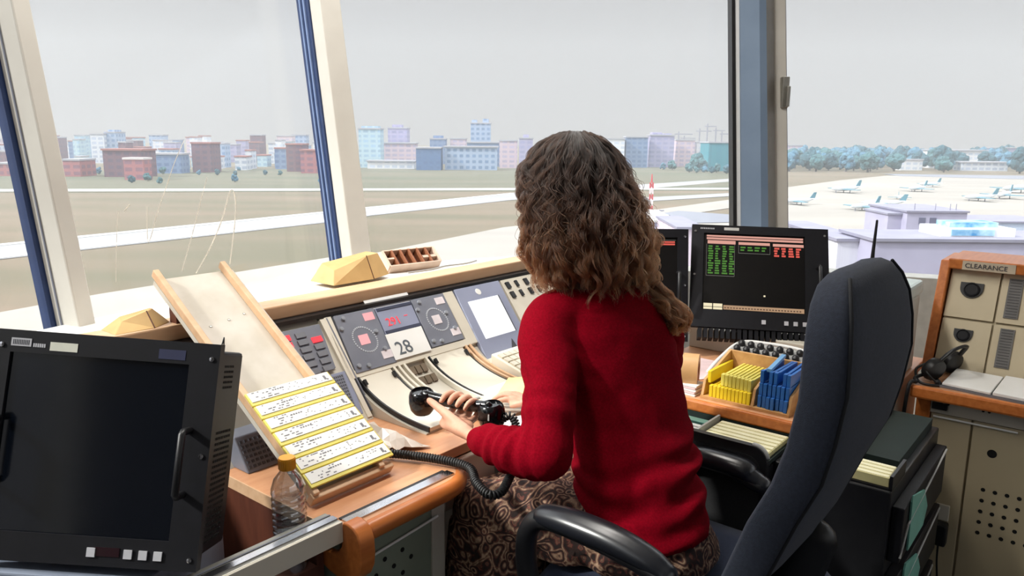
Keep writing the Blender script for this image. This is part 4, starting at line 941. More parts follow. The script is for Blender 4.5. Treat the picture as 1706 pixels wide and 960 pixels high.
PINKG = glow('screen_pink', (206, 150, 136), .8); GRN = glow('screen_green', (70, 124, 44), .75); REDG = glow('screen_red', (206, 84, 72), .8); GRYG = glow('screen_grey_line', (120, 120, 112), .6); CRMG = glow('screen_cream', (224, 212, 178), .85); TANG = glow('screen_tan', (176, 142, 110), .7)
scr2 = [c for c in C.objects if c.parent == m2 and c.name.startswith('screen')][0]
scr_bits('title_bars', PINKG, scr2, [(.03, .985, .02, .042), (.03, .985, .052, .078), (.04, .32, .09, .135), (.35, .66, .10, .135), (.69, .99, .105, .14)])
scr_bits('green_rows', GRN, scr2, [(.045+c*.07+rnd.uniform(0, .01), .045+c*.07+rnd.uniform(.03, .058), .16+r*.032, .18+r*.032) for c in range(4) for r in range(12)]+[(.37+c*.07, .37+c*.07+rnd.uniform(.03, .055), .16+r*.035, .18+r*.035) for c in range(4) for r in range(2)])
scr_bits('red_rows', REDG, scr2, [(.70+c*.07+rnd.uniform(0, .01), .70+c*.07+rnd.uniform(.03, .058), .155+r*.032, .178+r*.032) for c in range(4) for r in range(4)])
scr_bits('table_lines', GRYG, scr2, [(.03, .31, .555, .56), (.03, .033, .14, .56), (.31, .313, .14, .56), (.35, .66, .245, .25), (.35, .353, .14, .25), (.66, .663, .14, .25)])
scr_bits('status_bar', TANG, scr2, [(.21, .99, .93, .985)]); scr_bits('status_boxes', CRMG, scr2, [(.015, .10, .915, .955), (.11, .20, .915, .955), (.015, .10, .962, .99), (.11, .20, .962, .99)]); scr_bits('cursor', CRMG, scr2, [(.60, .618, .78, .80)])
mb = MB()
for k in range(26): mb.box(sx0+(sx1-sx0)*(.22+k*.029), sx0+(sx1-sx0)*(.235+k*.029), sy0+.008, sy0+.012, -.0045, -.0032)
mb.build('status_print', mat('print_brown', (90, 64, 48), .7), scr2)
MB().box(w2*.24, w2*.35, h2-.018, h2-.008, 0, .0008).build('sticker', mat('sticker_grey', (210, 210, 206), .6), m2)
mb = MB()
for k in range(8): mb.box(.028+k*.006, .032+k*.006, h2-.016, h2-.011, 0, .0006)
mb.build('model_print', mat('plate_silver', (190, 190, 196), .4), m2)
mb = MB()
for k in range(22): mb.box(.03+k*.018, .042+k*.018, -.035, -.001, -.055, -.004)
mb.build('lower_grille', BLACKM, m2)
MB().box(w2*.35, w2*.65, -.045, .05, -.13, -.06).build('stand', BLACKM, m2)
m3 = bpy.data.objects.new('monitor', None); C.objects.link(m3); tag(m3, 'black monitor half hidden behind the woman\'s hair, nearly blank', 'monitor'); ORG[m3.name] = Vector((0, 0, 0))
TR3 = far_m(1146, 382, 2.56); BR3 = TR3 + Vector((.0, -.085, -.365)); TL3 = TR3 + Vector((-.36, .010, 0)); BL3 = BR3 + (TL3-TR3)
w3, h3 = monitor_frame(m3, TL3, TR3, BL3)
monitor_body(m3, w3, h3, .06, .05, w3-.036, .06, h3-.028, SCRD, False, False)
sx0, sx1, sy0, sy1 = .05, w3-.036, .06, h3-.028
s3 = [c for c in C.objects if c.parent == m3 and c.name.startswith('screen')][0]
scr_bits('red_field', REDG, s3, [(.80, .97, .045, .062), (.80, .97, .07, .09)]); scr_bits('header_line', GRYG, s3, [(.02, .98, .03, .034)])
MB().box(w3*.4, w3*.6, -.05, .05, -.12, -.055).build('stand', BLACKM, m3); MB().box(w3*.35, w3*.65, -.056, -.048, -.15, -.02).build('stand_foot', BLACKM, m3)
# ================================================================== THINGS BEHIND THE CHAIR
pr = thing('grey_printer', 'pale grey printer standing behind the chair back', 'printer', (2.55, .53, .7605))
MB().box(2.43, 2.66, .495, .66, .7605, 1.0).build('body', mat('printer_grey', (196, 198, 192), .5), pr, bevel=.006)
MB().prism([(2.42, .49, 1.0), (2.67, .49, 1.0), (2.67, .665, 1.0), (2.42, .665, 1.0)], (0, 0, .045)).build('lid', mat('printer_lid', (206, 220, 218), .4), pr, bevel=.010)
MB().box(2.424, 2.43, .50, .60, .955, .985).build('paper_slot', BLACK, pr)
rdx = thing('handheld_radio', 'black handheld radio with a long antenna on top of the grey printer', 'radio', (2.47, .61, 1.045))
MB().box(2.45, 2.48, .585, .635, 1.0455, 1.10).build('body', BLACK, rdx, bevel=.004); MB().tube([(2.468, .600, 1.10), (2.470, .600, 1.15), (2.472, .598, 1.238)], [.0065, .005, .0035], 10, True).build('antenna', RUBBER, rdx, 60)
MB().cyl((2.466, .626, 1.10), (2.466, .626, 1.118), .007, .006, 12).build('knob', BLACK, rdx, 50); MB().cyl((2.466, .611, 1.10), (2.466, .611, 1.112), .004, .004, 10).build('knob', BLACK, rdx, 50)
# ================================================================== RIGHT CONSOLE
rc = thing('supervisor_desk', 'orange edged desk with beige cupboard doors at the right', 'desk', (2.7, .0, 0))
MB().box(2.46, 3.0, -.60, .452, .728, .76).build('top', WOOD, rc, bevel=.003); MB().box(2.448, 2.464, -.60, .455, .724, .762).build('front_edge', WOODE, rc, bevel=.007)
MB().box(2.50, 2.98, .405, .445, .09, .726).build('side_panel', WOODE, rc, bevel=.003); MB().box(2.52, 2.98, -.58, .405, .10, .726).build('carcass', BEIGE, rc)
MB().box(2.505, 2.52, -.58, .405, .675, .722).build('upper_rail', CREAM2, rc)
MB().box(2.49, 2.52, .36, .40, .69, .708).build('hinge_block', BLACK, rc); MB().tube([(2.503, .395, .664), (2.503, .18, .664)], .003, 8).build('pull_rod', PAPER, rc)
d1 = MB().box(2.507, 2.52, .296, .402, .115, .672).build('narrow_door', BEIGE, rc, bevel=.002); d2 = MB().box(2.507, 2.52, -.20, .290, .115, .672).build('wide_door', BEIGE, rc, bevel=.002)
MB().cyl((2.5065, .235, .585), (2.5075, .235, .585), .0125, n=20).build('cable_hole', DARKHOLE, d2); mb = MB()
for i in range(6):
    for j in range(5): mb.cyl((2.5065, .245-i*.03, .47-j*.034), (2.5075, .245-i*.03, .47-j*.034), .006, n=12)
mb.build('vent_holes', DARKHOLE, d2)
MB().box(2.56, 2.97, -.57, .44, .0, .10).build('toe_kick', BLACK, rc)
mb = MB()
for y in (.36, .27, .255): mb.cyl((2.5045, y, .708), (2.5055, y, .708), .004, n=10)
mb.build('screw_holes', DARKHOLE, rc)
pa_ = thing('power_adapter', 'black power adapter plugged into the narrow beige door', 'adapter', (2.5, .35, .3))
MB().box(2.497, 2.507, .322, .358, .345, .395).build('socket', CREAM2, pa_, bevel=.002); MB().box(2.462, 2.499, .318, .360, .275, .345).build('body', BLACK, pa_, bevel=.006); MB().tube(smooth_path([(2.48, .338, .277), (2.485, .337, .22), (2.49, .330, .15), (2.495, .325, .10)], 5), .003, 6).build('lead', BLACK, pa_)
# instrument hood on top
hd = thing('instrument_hood', 'orange framed beige instrument panel with black sockets and grey grilles', 'console', (2.8, .0, .7605))
def hp(y, t, h=0):      # panel plane: bottom (2.66, .765), top (2.80, 1.075)
    d = Vector((.14, 0, .31)); nn = Vector((-.31, 0, .14)).normalized(); p = Vector((2.66, y, .768)) + d*t + nn*h; return p
def hslab(y0, y1, t0, t1, h0, h1):
    mb = MB(); mb.hexa([hp(y0, t0, h0), hp(y1, t0, h0), hp(y1, t1, h0), hp(y0, t1, h0), hp(y0, t0, h1), hp(y1, t0, h1), hp(y1, t1, h1), hp(y0, t1, h1)]); return mb
MB().prism([(2.645, .44, .7605), (2.99, .44, .7605), (2.99, .44, 1.10), (2.775, .44, 1.10)], (0, .028, 0)).build('side_panel', WOODE, hd, bevel=.004)
MB().prism([(2.66, -.58, .7605), (2.98, -.58, .7605), (2.98, -.58, 1.07), (2.80, -.58, 1.07)], (0, 1.015, 0)).build('housing', BEIGE, hd)
MB().box(2.765, 3.0, -.60, .445, 1.075, 1.108).build('top_board', WOODE, hd, bevel=.004)
for y0, y1 in ((.30, .436), (.196, .294), (-.1, .19)):
    for t0, t1 in ((.02, .49), (.51, .985)): hslab(y0, y1, t0, t1, 0, .004).build('panel', mat('hood_beige', (206, 192, 162), .5, rgb2=(200, 186, 156), scale=9), hd, bevel=.001)
def socket(y, t, r, lab):
    nn = Vector((-.31, 0, .14)).normalized(); u = Vector((.14, 0, .31)).normalized(); c = hp(y, t, .004)
    pts = [c+Vector((0, -1, 0))*(-r*math.cos(a))*1 + u*(-r*math.sin(a)) for a in [PI*k/12 for k in range(13)]]
    pts = [c+Vector((0, r*math.cos(a), 0))+u*(-r*math.sin(a)) for a in [PI*k/12 for k in range(13)]] + [c+Vector((0, -r, 0))+u*(r*.55), c+Vector((0, r, 0))+u*(r*.55)]
    s = MB().prism(pts, nn*.004).build('phone_socket', BLACK, hd); s['label'] = lab
    MB().lathe(c+nn*.004-u*r*.15, [(r*.72, 0), (r*.72, .004), (r*.6, .005), (r*.55, .002), (r*.01, .002)], 20, nn).build('socket_ring', BLACKM, s, 40)
socket(.372, .80, .032, 'upper black D shaped socket'); socket(.372, .36, .026, 'lower black socket')
for t0, t1 in ((.56, .93), (.10, .46)):
    g_ = hslab(.238, .276, t0, t1, .004, .007).build('grille', mat('grille_grey', (112, 110, 108), .6), hd); mb = MB()
    for k in range(14): 
        q = hp(.257, t0+(t1-t0)*(k+.5)/14, .0072); mb.obox(q, (0, .015, 0), Vector((.14, 0, .31)).normalized()*.0015, Vector((-.31, 0, .14)).normalized()*.0004)
    mb.build('slots', mat('slot_grey', (84, 82, 82), .7), g_)
nl = thing('name_label', 'cream name label on the front edge of the orange hood', 'label', (2.76, .35, 1.09)); MB().box(2.7632, 2.7648, .262, .405, 1.076, 1.104).build('card', mat('label_cream', (214, 198, 174), .6), nl); lettering('CLEARANCE', .0205, INK, nl, (2.7630, .398, 1.083), (0, -1, 0), (0, 0, 1))
# papers and headset on the right desk
fp = thing('open_folder', 'open white folder of papers lying on the right desk', 'folder', (2.62, .2, .7605))
MB().prism([(2.485, .385, .7605), (2.46, .10, .7605), (2.64, .09, .7605), (2.665, .375, .7605)], (0, 0, .006)).build('cover', mat('folder_grey', (120, 122, 128), .5), fp)
MB().prism([(2.49, .38, .7670), (2.475, .255, .7670), (2.645, .245, .775), (2.655, .37, .775)], (0, 0, .008)).build('left_pages', PAPER, fp, bevel=.002); MB().prism([(2.475, .250, .7670), (2.465, .105, .7670), (2.635, .095, .78), (2.645, .240, .778)], (0, 0, .010)).build('right_pages', PAPER, fp, bevel=.002)
hs = thing('headset', 'black headset lying in front of the beige instrument panel', 'headset', (2.58, .40, .7605))
MB().tube(smooth_path([(2.525, .405, .82), (2.55, .37, .862), (2.60, .345, .868), (2.645, .37, .82)], 6), .008, 10, True, flat=.6).build('headband', BLACK, hs, 60)
for c in ((2.525, .412, .801), (2.64, .385, .804)): 
    e_ = MB().lathe(c, [(.012, -.018), (.033, -.013), (.037, 0), (.033, .013), (.012, .018)], 20, (.5, .8, .3)).build('ear_cup', BLACK, hs, 40)
MB().tube(smooth_path([(2.525, .415, .79), (2.495, .425, .80), (2.485, .41, .785), (2.49, .395, .772)], 5), .003, 8, True).build('microphone_boom', BLACK, hs, 60)
MB().ball((2.492, .392, .772), .009, n=10).build('microphone', RUBBER, hs, 60)
MB().tube(smooth_path([(2.52, .43, .785), (2.49, .452, .775), (2.47, .445, .768), (2.445, .456, .768), (2.438, .462, .70), (2.44, .466, .5), (2.445, .462, .3), (2.44, .46, .12)], 8), .0055, 8, True).build('cable', RUBBER, hs, 60)
MB().tube(smooth_path([(2.53, .40, .77), (2.50, .385, .7655), (2.475, .40, .7655), (2.48, .44, .768), (2.53, .46, .79), (2.57, .445, .80)], 6), .004, 8, True).build('lead', RUBBER, hs, 60)
# ================================================================== SWIVEL CHAIR (faces the window side, +b)
ch = thing('swivel_chair', 'charcoal swivel chair with a tall reclined back that the woman sits on', 'chair', (1.41, .62, 0))
ca = 1.41
def rrect(w0, w1, y0, y1, r, z, n_=5):
    out = []
    for cx, cy, t0 in ((w1-r, y1-r, 0), (w0+r, y1-r, 90), (w0+r, y0+r, 180), (w1-r, y0+r, 270)):
        for k in range(n_+1): t = math.radians(t0+90*k/n_); out.append((cx+r*math.cos(t), cy+r*math.sin(t), z))
    return out
MB().loft([rrect(ca-.20, ca+.20, .45, .86, .06, .475), rrect(ca-.245, ca+.245, .40, .905, .09, .49), rrect(ca-.25, ca+.25, .395, .91, .09, .54), rrect(ca-.235, ca+.235, .41, .895, .09, .565), rrect(ca-.17, ca+.17, .47, .84, .07, .575)]).build('seat', SEATF, ch, 60)
MB().box(ca-.12, ca+.12, .5, .8, .45, .476).build('seat_plate', BLACK, ch, bevel=.01)
# back: section rings along a reclined spine
def backring(b, z, hw, th, nb):   # hw half width, th thickness, centred on spine point (b,z); nb = tilt direction
    d = Vector((0, -math.cos(nb), -math.sin(nb)*1)); out = []
    pts = []
    n_ = 28
    for k in range(n_):
        t = 2*PI*k/n_; c, s = math.cos(t), math.sin(t)
        x = hw*math.copysign(abs(c)**.22, c); y = th*math.copysign(abs(s)**.26, s)
        y += .008*(abs(x)/max(hw, .01))**2              # slight wrap towards the sitter
        pts.append(Vector((1.392+x, b+y*math.cos(nb), z+y*math.sin(nb))))
    return pts
spine = [(.505, .60, .165, .020), (.478, .66, .20, .03), (.436, .74, .217, .044), (.397, .85, .222, .046), (.362, .93, .224, .045), (.345, 1.0, .222, .042), (.334, 1.08, .220, .041), (.336, 1.14, .212, .040), (.341, 1.19, .196, .038), (.348, 1.225, .172, .034), (.354, 1.250, .140, .028), (.357, 1.262, .108, .018), (.358, 1.266, .07, .01)]
MB().loft([backring(b, z, hw, th, -.25) for b, z, hw, th in spine]).build('backrest', CHAIRF, ch, 70)
for sx in (-1, 1):
    for sy in (-1,):
        MB().tube([(1.392+sx*hw*.94, b+sy*th*.93*math.cos(-.25)+.007, z+sy*th*.93*math.sin(-.25)) for b, z, hw, th in spine[1:-2]], .0034, 8, True).build('seam_piping', mat('piping_black', (22, 24, 30), .8), ch, 60)
MB().tube(smooth_path([(ca, .60, .468), (ca, .49, .462), (ca, .45, .52), (ca, .43, .62), (ca, .40, .74)], 6), [.03]*25, 10, True, flat=1.6).build('back_bracket', BLACK, ch, 60)
for s in (-1, 1):
    x = ca+(-.318 if s < 0 else .272); dz = -.032 if s < 0 else -.10; y1 = .545 if s < 0 else .60
    path = smooth_path([(x-s*.04, .66, .46), (x, .70, .47), (x+s*.005, .79, .53), (x, .835, .62), (x, .842, .735+dz), (x, .820, .782+dz), (x, .775, .797+dz), (x, .68, .795+dz), (x, y1+.05, .785+dz), (x, y1, .772+dz)], 6)
    MB().tube(path, [.020]*len(path), 12, True, flat=1.25, ref=(1, 0, 0)).build('armrest', BLACK, ch, 60)
    pad = smooth_path([(x, .80, .800+dz), (x, .74, .805+dz), (x, .65, .803+dz), (x, y1+.03, .792+dz), (x, y1-.005, .778+dz)], 6)
    MB().tube(pad, [.017+.008*math.sin(PI*min(1, (i+3)/len(pad))) for i in range(len(pad))], 12, True, flat=1.3, ref=(1, 0, 0)).build('arm_pad', mat('arm_pad_black', (26, 28, 34), .28, spec=.6), ch, 60)
    MB().tube([(x-s*.04, .66, .467), (ca+s*.12, .65, .462)], .018, 8).build('arm_bracket', BLACK, ch)
MB().cyl((ca, .65, .10), (ca, .65, .46), .028, .022, 16).build('gas_column', BLACK, ch, 40)
for k in range(5):
    t = 2*PI*k/5+.3; e = Vector((ca+.27*math.cos(t), .65+.27*math.sin(t), .075))
    lg_ = MB().tube([(ca, .65, .12), e], [.028, .018], 8).build('base_leg', BLACK, ch, 50)
    MB().cyl(e+Vector((-.012*math.sin(t), .012*math.cos(t), -.047)), e+Vector((.012*math.sin(t), -.012*math.cos(t), -.047)), .027, n=14).build('caster', RUBBER, lg_, 40)
# ================================================================== THE WOMAN
HAIRB = mat('brow_brown', (52, 34, 24), .7)
pw = thing('person', 'woman seen from behind in dark red sweater and paisley skirt, holding a telephone receiver', 'person', (1.41, .75, .575))
def remesh(mb, name, m, parent, vox, smooth_it=8, disp=None, fac=.5):
    o = mb.build(name, m, parent)
    r = o.modifiers.new('r', 'REMESH'); r.mode = 'VOXEL'; r.voxel_size = vox; r.use_smooth_shade = True
    s = o.modifiers.new('s', 'SMOOTH'); s.iterations = smooth_it; s.factor = fac
    bpy.context.view_layer.update(); me = bpy.data.meshes.new_from_object(o.evaluated_get(bpy.context.evaluated_depsgraph_get()))
    o.modifiers.clear(); old = o.data; o.data = me; bpy.data.meshes.remove(old)
    off = org_of(parent)
    if disp:
        ns = [v.normal.copy() for v in me.vertices]
        for v, nn in zip(me.vertices, ns): v.co += nn*disp(v.co+off, nn)
    for p in me.polygons: p.use_smooth = True
    if not me.materials: me.materials.append(m)
    return o
def chain(mb, pts, rad, sub=6, n_=14, flat=1, ref=None):
    P = smooth_path(pts, sub); R_ = []
    for i in range(len(pts)-1):
        for k in range(sub): R_.append(rad[i]+(rad[i+1]-rad[i])*k/sub)
    R_.append(rad[-1]); mb.tube(P, R_, n_, True, flat=flat, ref=ref); return mb
# ---- joints
SD = Vector((.955, -.297, 0)); FD = Vector((.297, .955, 0))      # shoulder line (to her right) and chest direction
SL_, SR_ = Vector((1.325, .962, 1.080)), Vector((1.605, .872, 1.080))
EL, ER = Vector((1.155, .845, .852)), Vector((1.725, .910, .845))
WL, WR = Vector((1.165, 1.035, .838)), Vector((1.585, 1.055, .808))
HC = Vector((1.493, 1.030, 1.362)); HF = Vector((-.22, .975, -.05)).normalized(); HS = Vector((HF.y, -HF.x, 0)).normalized(); HU = HS.cross(HF)
def hd(f, s, u): return HC + HF*f + HS*s + HU*u
TOR = [  # z, centre a, centre b, half width, half depth
 (.655, 1.366, .752, .139, .143), (.675, 1.369, .754, .138, .138), (.72, 1.385, .762, .140, .126), (.80, 1.412, .792, .143, .107), (.87, 1.436, .825, .146, .103),
 (.94, 1.446, .862, .156, .108), (1.01, 1.456, .892, .164, .112), (1.06, 1.461, .908, .160, .108), (1.10, 1.463, .920, .138, .092), (1.128, 1.465, .930, .100, .074), (1.150, 1.467, .938, .066, .060)]
def tor(z, ca_, cb, w, d, grow=0, n_=36):
    out = []
    for k in range(n_):
        t = 2*PI*k/n_; c, s = math.cos(t), math.sin(t); c = math.copysign(abs(c)**.85, c); s = math.copysign(abs(s)**.85, s)
        out.append(Vector((ca_, cb, z)) + SD*((w+grow)*c) + FD*((d+grow)*s))
    return out
# ---- body: one continuous skin
mb = MB()
mb.loft([tor(*q, grow=-.018) for q in [(.60, 1.385, .742, .13, .12)]+TOR])
chain(mb, [(1.467, .938, 1.10), (1.475, .955, 1.17), (1.490, .985, 1.25), (1.497, 1.01, 1.31)], [.055, .050, .047, .050])
R3 = Matrix((HS, HF, HU)).transposed()
mb.ball(hd(-.012, 0, .022), .073, .090, .088, 20, R3); mb.ball(hd(.030, 0, -.035), .058, .062, .078, 18, R3); mb.ball(hd(.062, 0, -.092), .028, .026, .022, 12, R3)
mb.ball(hd(.048, 0, -.078), .044, .040, .030, 14, R3)
chain(mb, [hd(.086, 0, .012), hd(.100, 0, -.014), hd(.106, 0, -.032)], [.008, .011, .013], 4, 10); mb.ball(hd(.094, .010, -.036), .008, n=8); mb.ball(hd(.094, -.010, -.036), .008, n=8)
chain(mb, [hd(.072, -.046, .022), hd(.084, -.022, .026), hd(.087, 0, .022), hd(.084, .022, .026), hd(.072, .046, .022)], [.007, .008, .008, .008, .007], 4, 8)
for s in (-1, 1):
    mb.ball(hd(.076, s*.031, .0115), .0165, .0115, .0055, 10, R3); mb.ball(hd(.075, s*.031, -.0105), .0150, .0105, .0045, 10, R3)
for s in (-1, 1):
    mb.ball(hd(.056, s*.038, -.030), .024, .020, .020, 12, R3)
    mb.ball(hd(-.004, s*.074, -.012), .007, .018, .030, 10, R3)
mb.ball(hd(.090, 0, -.063), .019, .009, .006, 10, R3); mb.ball(hd(.088, 0, -.073), .016, .009, .006, 10, R3)
# arms
chain(mb, [SL_, (1.232, .890, .965), EL], [.045, .038, .036]); chain(mb, [EL, (1.155, .94, .842), WL], [.036, .034, .024])
chain(mb, [SR_, (1.68, .88, .96), ER], [.045, .038, .036]); chain(mb, [ER, (1.66, .99, .825), WR], [.036, .033, .023])
# left hand: palm under the receiver, fingers curled round it, thumb along its near side
chain(mb, [WL, (1.182, 1.075, .832), (1.205, 1.125, .826), (1.225, 1.165, .824)], [.023, .026, .031, .030], 5, 14, .55, (.5, .1, .9))
mb.ball((1.222, 1.15, .824), .036, .046, .014, 14)
for b0, b1, dz_, r in [(1.205, 1.222, 0, .0094), (1.184, 1.196, .002, .0097), (1.162, 1.171, .001, .0094), (1.142, 1.147, -.002, .0084)]:
    f = [(1.243, b0, .822), (1.280, b1, .822), (1.297, b1, .846+dz_), (1.280, b1-.003, .869+dz_), (1.254, b1-.006, .871+dz_), (1.238, b1-.008, .861+dz_)]
    chain(mb, [Vector(f[0])*.5+Vector((1.215, 1.165, .824))*.5]+f, [r, r, r, r*.98, r*.95, r*.9, r*.76], 4, 10)
chain(mb, [(1.185, 1.085, .836), (1.196, 1.135, .846), (1.209, 1.19, .856), (1.222, 1.238, .862)], [.014, .0125, .0105, .0085], 5, 10)
# right hand resting on the papers
chain(mb, [WR, (1.545, 1.105, .803), (1.525, 1.145, .797), (1.515, 1.170, .795)], [.022, .026, .030, .028], 5, 14, .5, (0, 0, 1))
for q0, q1, q2, q3, r in [((1.492, 1.172, .797), (1.468, 1.205, .806), (1.452, 1.225, .798), (1.447, 1.232, .788), .0088), ((1.505, 1.185, .798), (1.488, 1.223, .808), (1.474, 1.246, .799), (1.469, 1.253, .789), .009), ((1.520, 1.192, .798), (1.508, 1.230, .807), (1.498, 1.252, .799), (1.495, 1.259, .789), .0088), ((1.534, 1.190, .797), (1.528, 1.222, .804), (1.522, 1.240, .797), (1.520, 1.246, .788), .0078)]:
    chain(mb, [Vector((1.525, 1.15, .797)), q0, q1, q2, q3], [r*1.1, r, r, r*.9, r*.8], 4, 10)
chain(mb, [(1.540, 1.10, .806), (1.500, 1.125, .812), (1.475, 1.155, .806), (1.462, 1.182, .796)], [.013, .0125, .0105, .008], 5, 10)
# legs and feet
for s in (-1, 1):
    hj = Vector((1.400+s*.070, .77, .655)); kn_ = Vector((1.335+s*.115 if s < 0 else 1.475, 1.075, .648)); an = Vector((kn_.x-.01, 1.02, .13))
    chain(mb, [hj, hj.lerp(kn_, .5), kn_], [.076, .072, .056]); chain(mb, [kn_, kn_.lerp(an, .35)+Vector((0, -.012, 0)), an], [.054, .052, .034])
    chain(mb, [an, an+Vector((0, .03, -.06)), an+Vector((0, .10, -.088)), an+Vector((0, .17, -.095))], [.034, .034, .030, .024], 5, 12)
body = remesh(mb, 'body', SKIN, pw, .0045, 6)
for s in (-1, 1):
    ey = MB().ball(hd(.0715, s*.031, .001), .0112, n=16).build('eye', mat('eye_white', (232, 228, 222), .2), pw, 60); MB().ball(hd(.0796, s*.0315, .001), .0048, n=12).build('iris', mat('iris_brown', (60, 40, 28), .2), ey, 60)
MB().tube(smooth_path([hd(.0925, s*.021, .029) for s in ()] or [hd(.084, -.046, .027), hd(.0925, -.030, .0335), hd(.0945, -.013, .030)], 4), [.0016]+[.0028]*7+[.002], 6, True).build('eyebrow', HAIRB, pw, 60); MB().tube(smooth_path([hd(.084, .046, .027), hd(.0925, .030, .0335), hd(.0945, .013, .030)], 4), [.0016]+[.0028]*7+[.002], 6, True).build('eyebrow', HAIRB, pw, 60)
MB().ball(hd(.0955, 0, -.068), .016, .005, .0065, 12, R3).build('lips', mat('lips', (176, 92, 86), .4), pw, 60)
for s in (-1, 1):
    kx = (1.22 if s < 0 else 1.475)-.01
    MB().loft([rrect(kx-.045, kx+.045, .985, 1.235, .043, z) for z in (.002, .02)]+[rrect(kx-.043, kx+.043, .99, 1.23, .042, .045), rrect(kx-.036, kx+.036, .99, 1.21, .034, .075)]).build('shoe', mat('shoe_black', (22, 20, 20), .4), pw, 50)
# ---- sweater
def fold(p, nn):
    d = 0
    hem = p.z
    if p.z < .90 and abs(p.x-1.42) < .24 and p.y < .98:      # slack folds above the hem, stronger on her right
        side = max(0, min(1, (p.x-1.30)/.25))
        w_ = math.exp(-((p.z-.765-.10*(p.x-1.42))/.055)**2)*(.25+.75*side)
        d += .016*w_*math.sin((p.z-.06*(p.x-1.42))*115+2.2*noise.noise(p*9))
        d += .004*math.exp(-((p.z-.665)/.02)**2)
    d += .0035*noise.noise(p*11)+.0018*noise.noise(p*26)
    for e_, r in ((EL, .10), (ER, .10)):
        q = (p-e_).length
        if q < .17: d += .0042*math.sin(q*150+3*noise.noise(p*8))*(1-q/.17)
    q = (p-WL).length
    if q < .2: d += .0022*math.sin(q*190+4*noise.noise(p*10))
    for s_ in (SL_, SR_):                                    # pull lines under the arm
        q = (p-(s_+Vector((0, -.02, -.10)))).length
        if q < .14: d += .003*math.sin((p.x*.6+p.z)*120+2*noise.noise(p*7))*(1-q/.14)
    return d
mb = MB(); mb.loft([tor(*q) for q in TOR[:1]]+[tor(*q) for q in TOR[1:-1]]+[tor(1.150, 1.467, .938, .070, .064)])
chain(mb, [SR_.lerp(SL_, .22), SL_+Vector((.01, .0, -.004)), (1.228, .890, .960), EL], [.070, .066, .057, .050], 8, 18)
chain(mb, [EL, (1.152, .92, .846), (1.163, 1.0, .840), (1.166, 1.030, .838)], [.050, .049, .038, .032], 8, 18)
chain(mb, [SL_.lerp(SR_, .22), SR_+Vector((-.012, 0, -.004)), (1.685, .88, .955), ER], [.070, .066, .055, .050], 8, 18)
chain(mb, [ER, (1.68, .98, .826), (1.60, 1.05, .812), (1.575, 1.068, .809)], [.050, .046, .035, .031], 8, 18)
for q in (SL_, SR_): mb.ball(q+Vector((0, 0, -.012)), .066, n=18)
SWM = mat('red_wool', (138, 3, 26), .95, rgb2=(118, 2, 20), scale=240, bump=.35, bscale=900, spec=.06)
sw_ = remesh(mb, 'sweater', SWM, pw, .006, 9, fold)
# ---- skirt with paisley print
sk = bpy.data.materials.new('paisley_cotton'); sk.use_nodes = True; nt = sk.node_tree; p = nt.nodes['Principled BSDF']; p.inputs['Roughness'].default_value = .85
tc = nt.nodes.new('ShaderNodeTexCoord'); n1 = nt.nodes.new('ShaderNodeTexNoise'); n1.inputs['Scale'].default_value = 9; n1.inputs['Detail'].default_value = 2
nt.links.new(tc.outputs['Object'], n1.inputs['Vector'])
vm = nt.nodes.new('ShaderNodeVectorMath'); vm.operation = 'MULTIPLY_ADD'; vm.inputs[1].default_value = (.22, .22, .22); nt.links.new(n1.outputs['Color'], vm.inputs[0]); nt.links.new(tc.outputs['Object'], vm.inputs[2])
vo = nt.nodes.new('ShaderNodeTexVoronoi'); vo.inputs['Scale'].default_value = 21; vo.feature = 'F1'; nt.links.new(vm.outputs[0], vo.inputs['Vector'])
mu = nt.nodes.new('ShaderNodeMath'); mu.operation = 'MULTIPLY'; mu.inputs[1].default_value = 22; nt.links.new(vo.outputs['Distance'], mu.inputs[0])
sn = nt.nodes.new('ShaderNodeMath'); sn.operation = 'SINE'; nt.links.new(mu.outputs[0], sn.inputs[0])
n2 = nt.nodes.new('ShaderNodeTexNoise'); n2.inputs['Scale'].default_value = 55; n2.inputs['Detail'].default_value = 3; n2.inputs['Distortion'].default_value = 2; nt.links.new(tc.outputs['Object'], n2.inputs['Vector'])
ad = nt.nodes.new('ShaderNodeMath'); ad.operation = 'MULTIPLY_ADD'; ad.inputs[1].default_value = 2.4; nt.links.new(n2.outputs[0], ad.inputs[0]); nt.links.new(sn.outputs[0], ad.inputs[2])
mr = nt.nodes.new('ShaderNodeMapRange'); mr.inputs[1].default_value = 0; mr.inputs[2].default_value = 2.4; nt.links.new(ad.outputs[0], mr.inputs[0])
cr_ = nt.nodes.new('ShaderNodeValToRGB'); el = cr_.color_ramp.elements; el[0].position = 0; el[0].color = col(34, 24, 22); el[1].position = 1; el[1].color = col(176, 146, 120)
for pos, c in ((.30, col(58, 36, 30)), (.42, col(112, 52, 46)), (.52, col(118, 84, 66)), (.60, col(70, 46, 40)), (.80, col(140, 108, 86))):
    q = el.new(pos); q.color = c
nt.links.new(mr.outputs[0], cr_.inputs[0]); nt.links.new(cr_.outputs[0], p.inputs['Base Color'])
mb = MB(); mb.loft([tor(z, a, b, w, d, .004) for z, a, b, w, d in ((.578, 1.386, .740, .140, .130), (.60, 1.386, .742, .152, .150), (.635, 1.383, .744, .142, .142), (.665, 1.383, .746, .128, .128), (.72, 1.396, .752, .115, .10))])
for s in (-1, 1):
    hj = Vector((1.400+s*.070, .78, .650)); kn_ = Vector((1.215 if s < 0 else 1.48, 1.075, .645))
    chain(mb, [hj, hj.lerp(kn_, .5)+Vector((0, 0, .004)), kn_], [.088, .086, .068], 8, 18)
def dr(z, a0, a1, b0, b1): return rrect(a0, a1, b0, b1, min(.06, (b1-b0)*.48), z, 6)
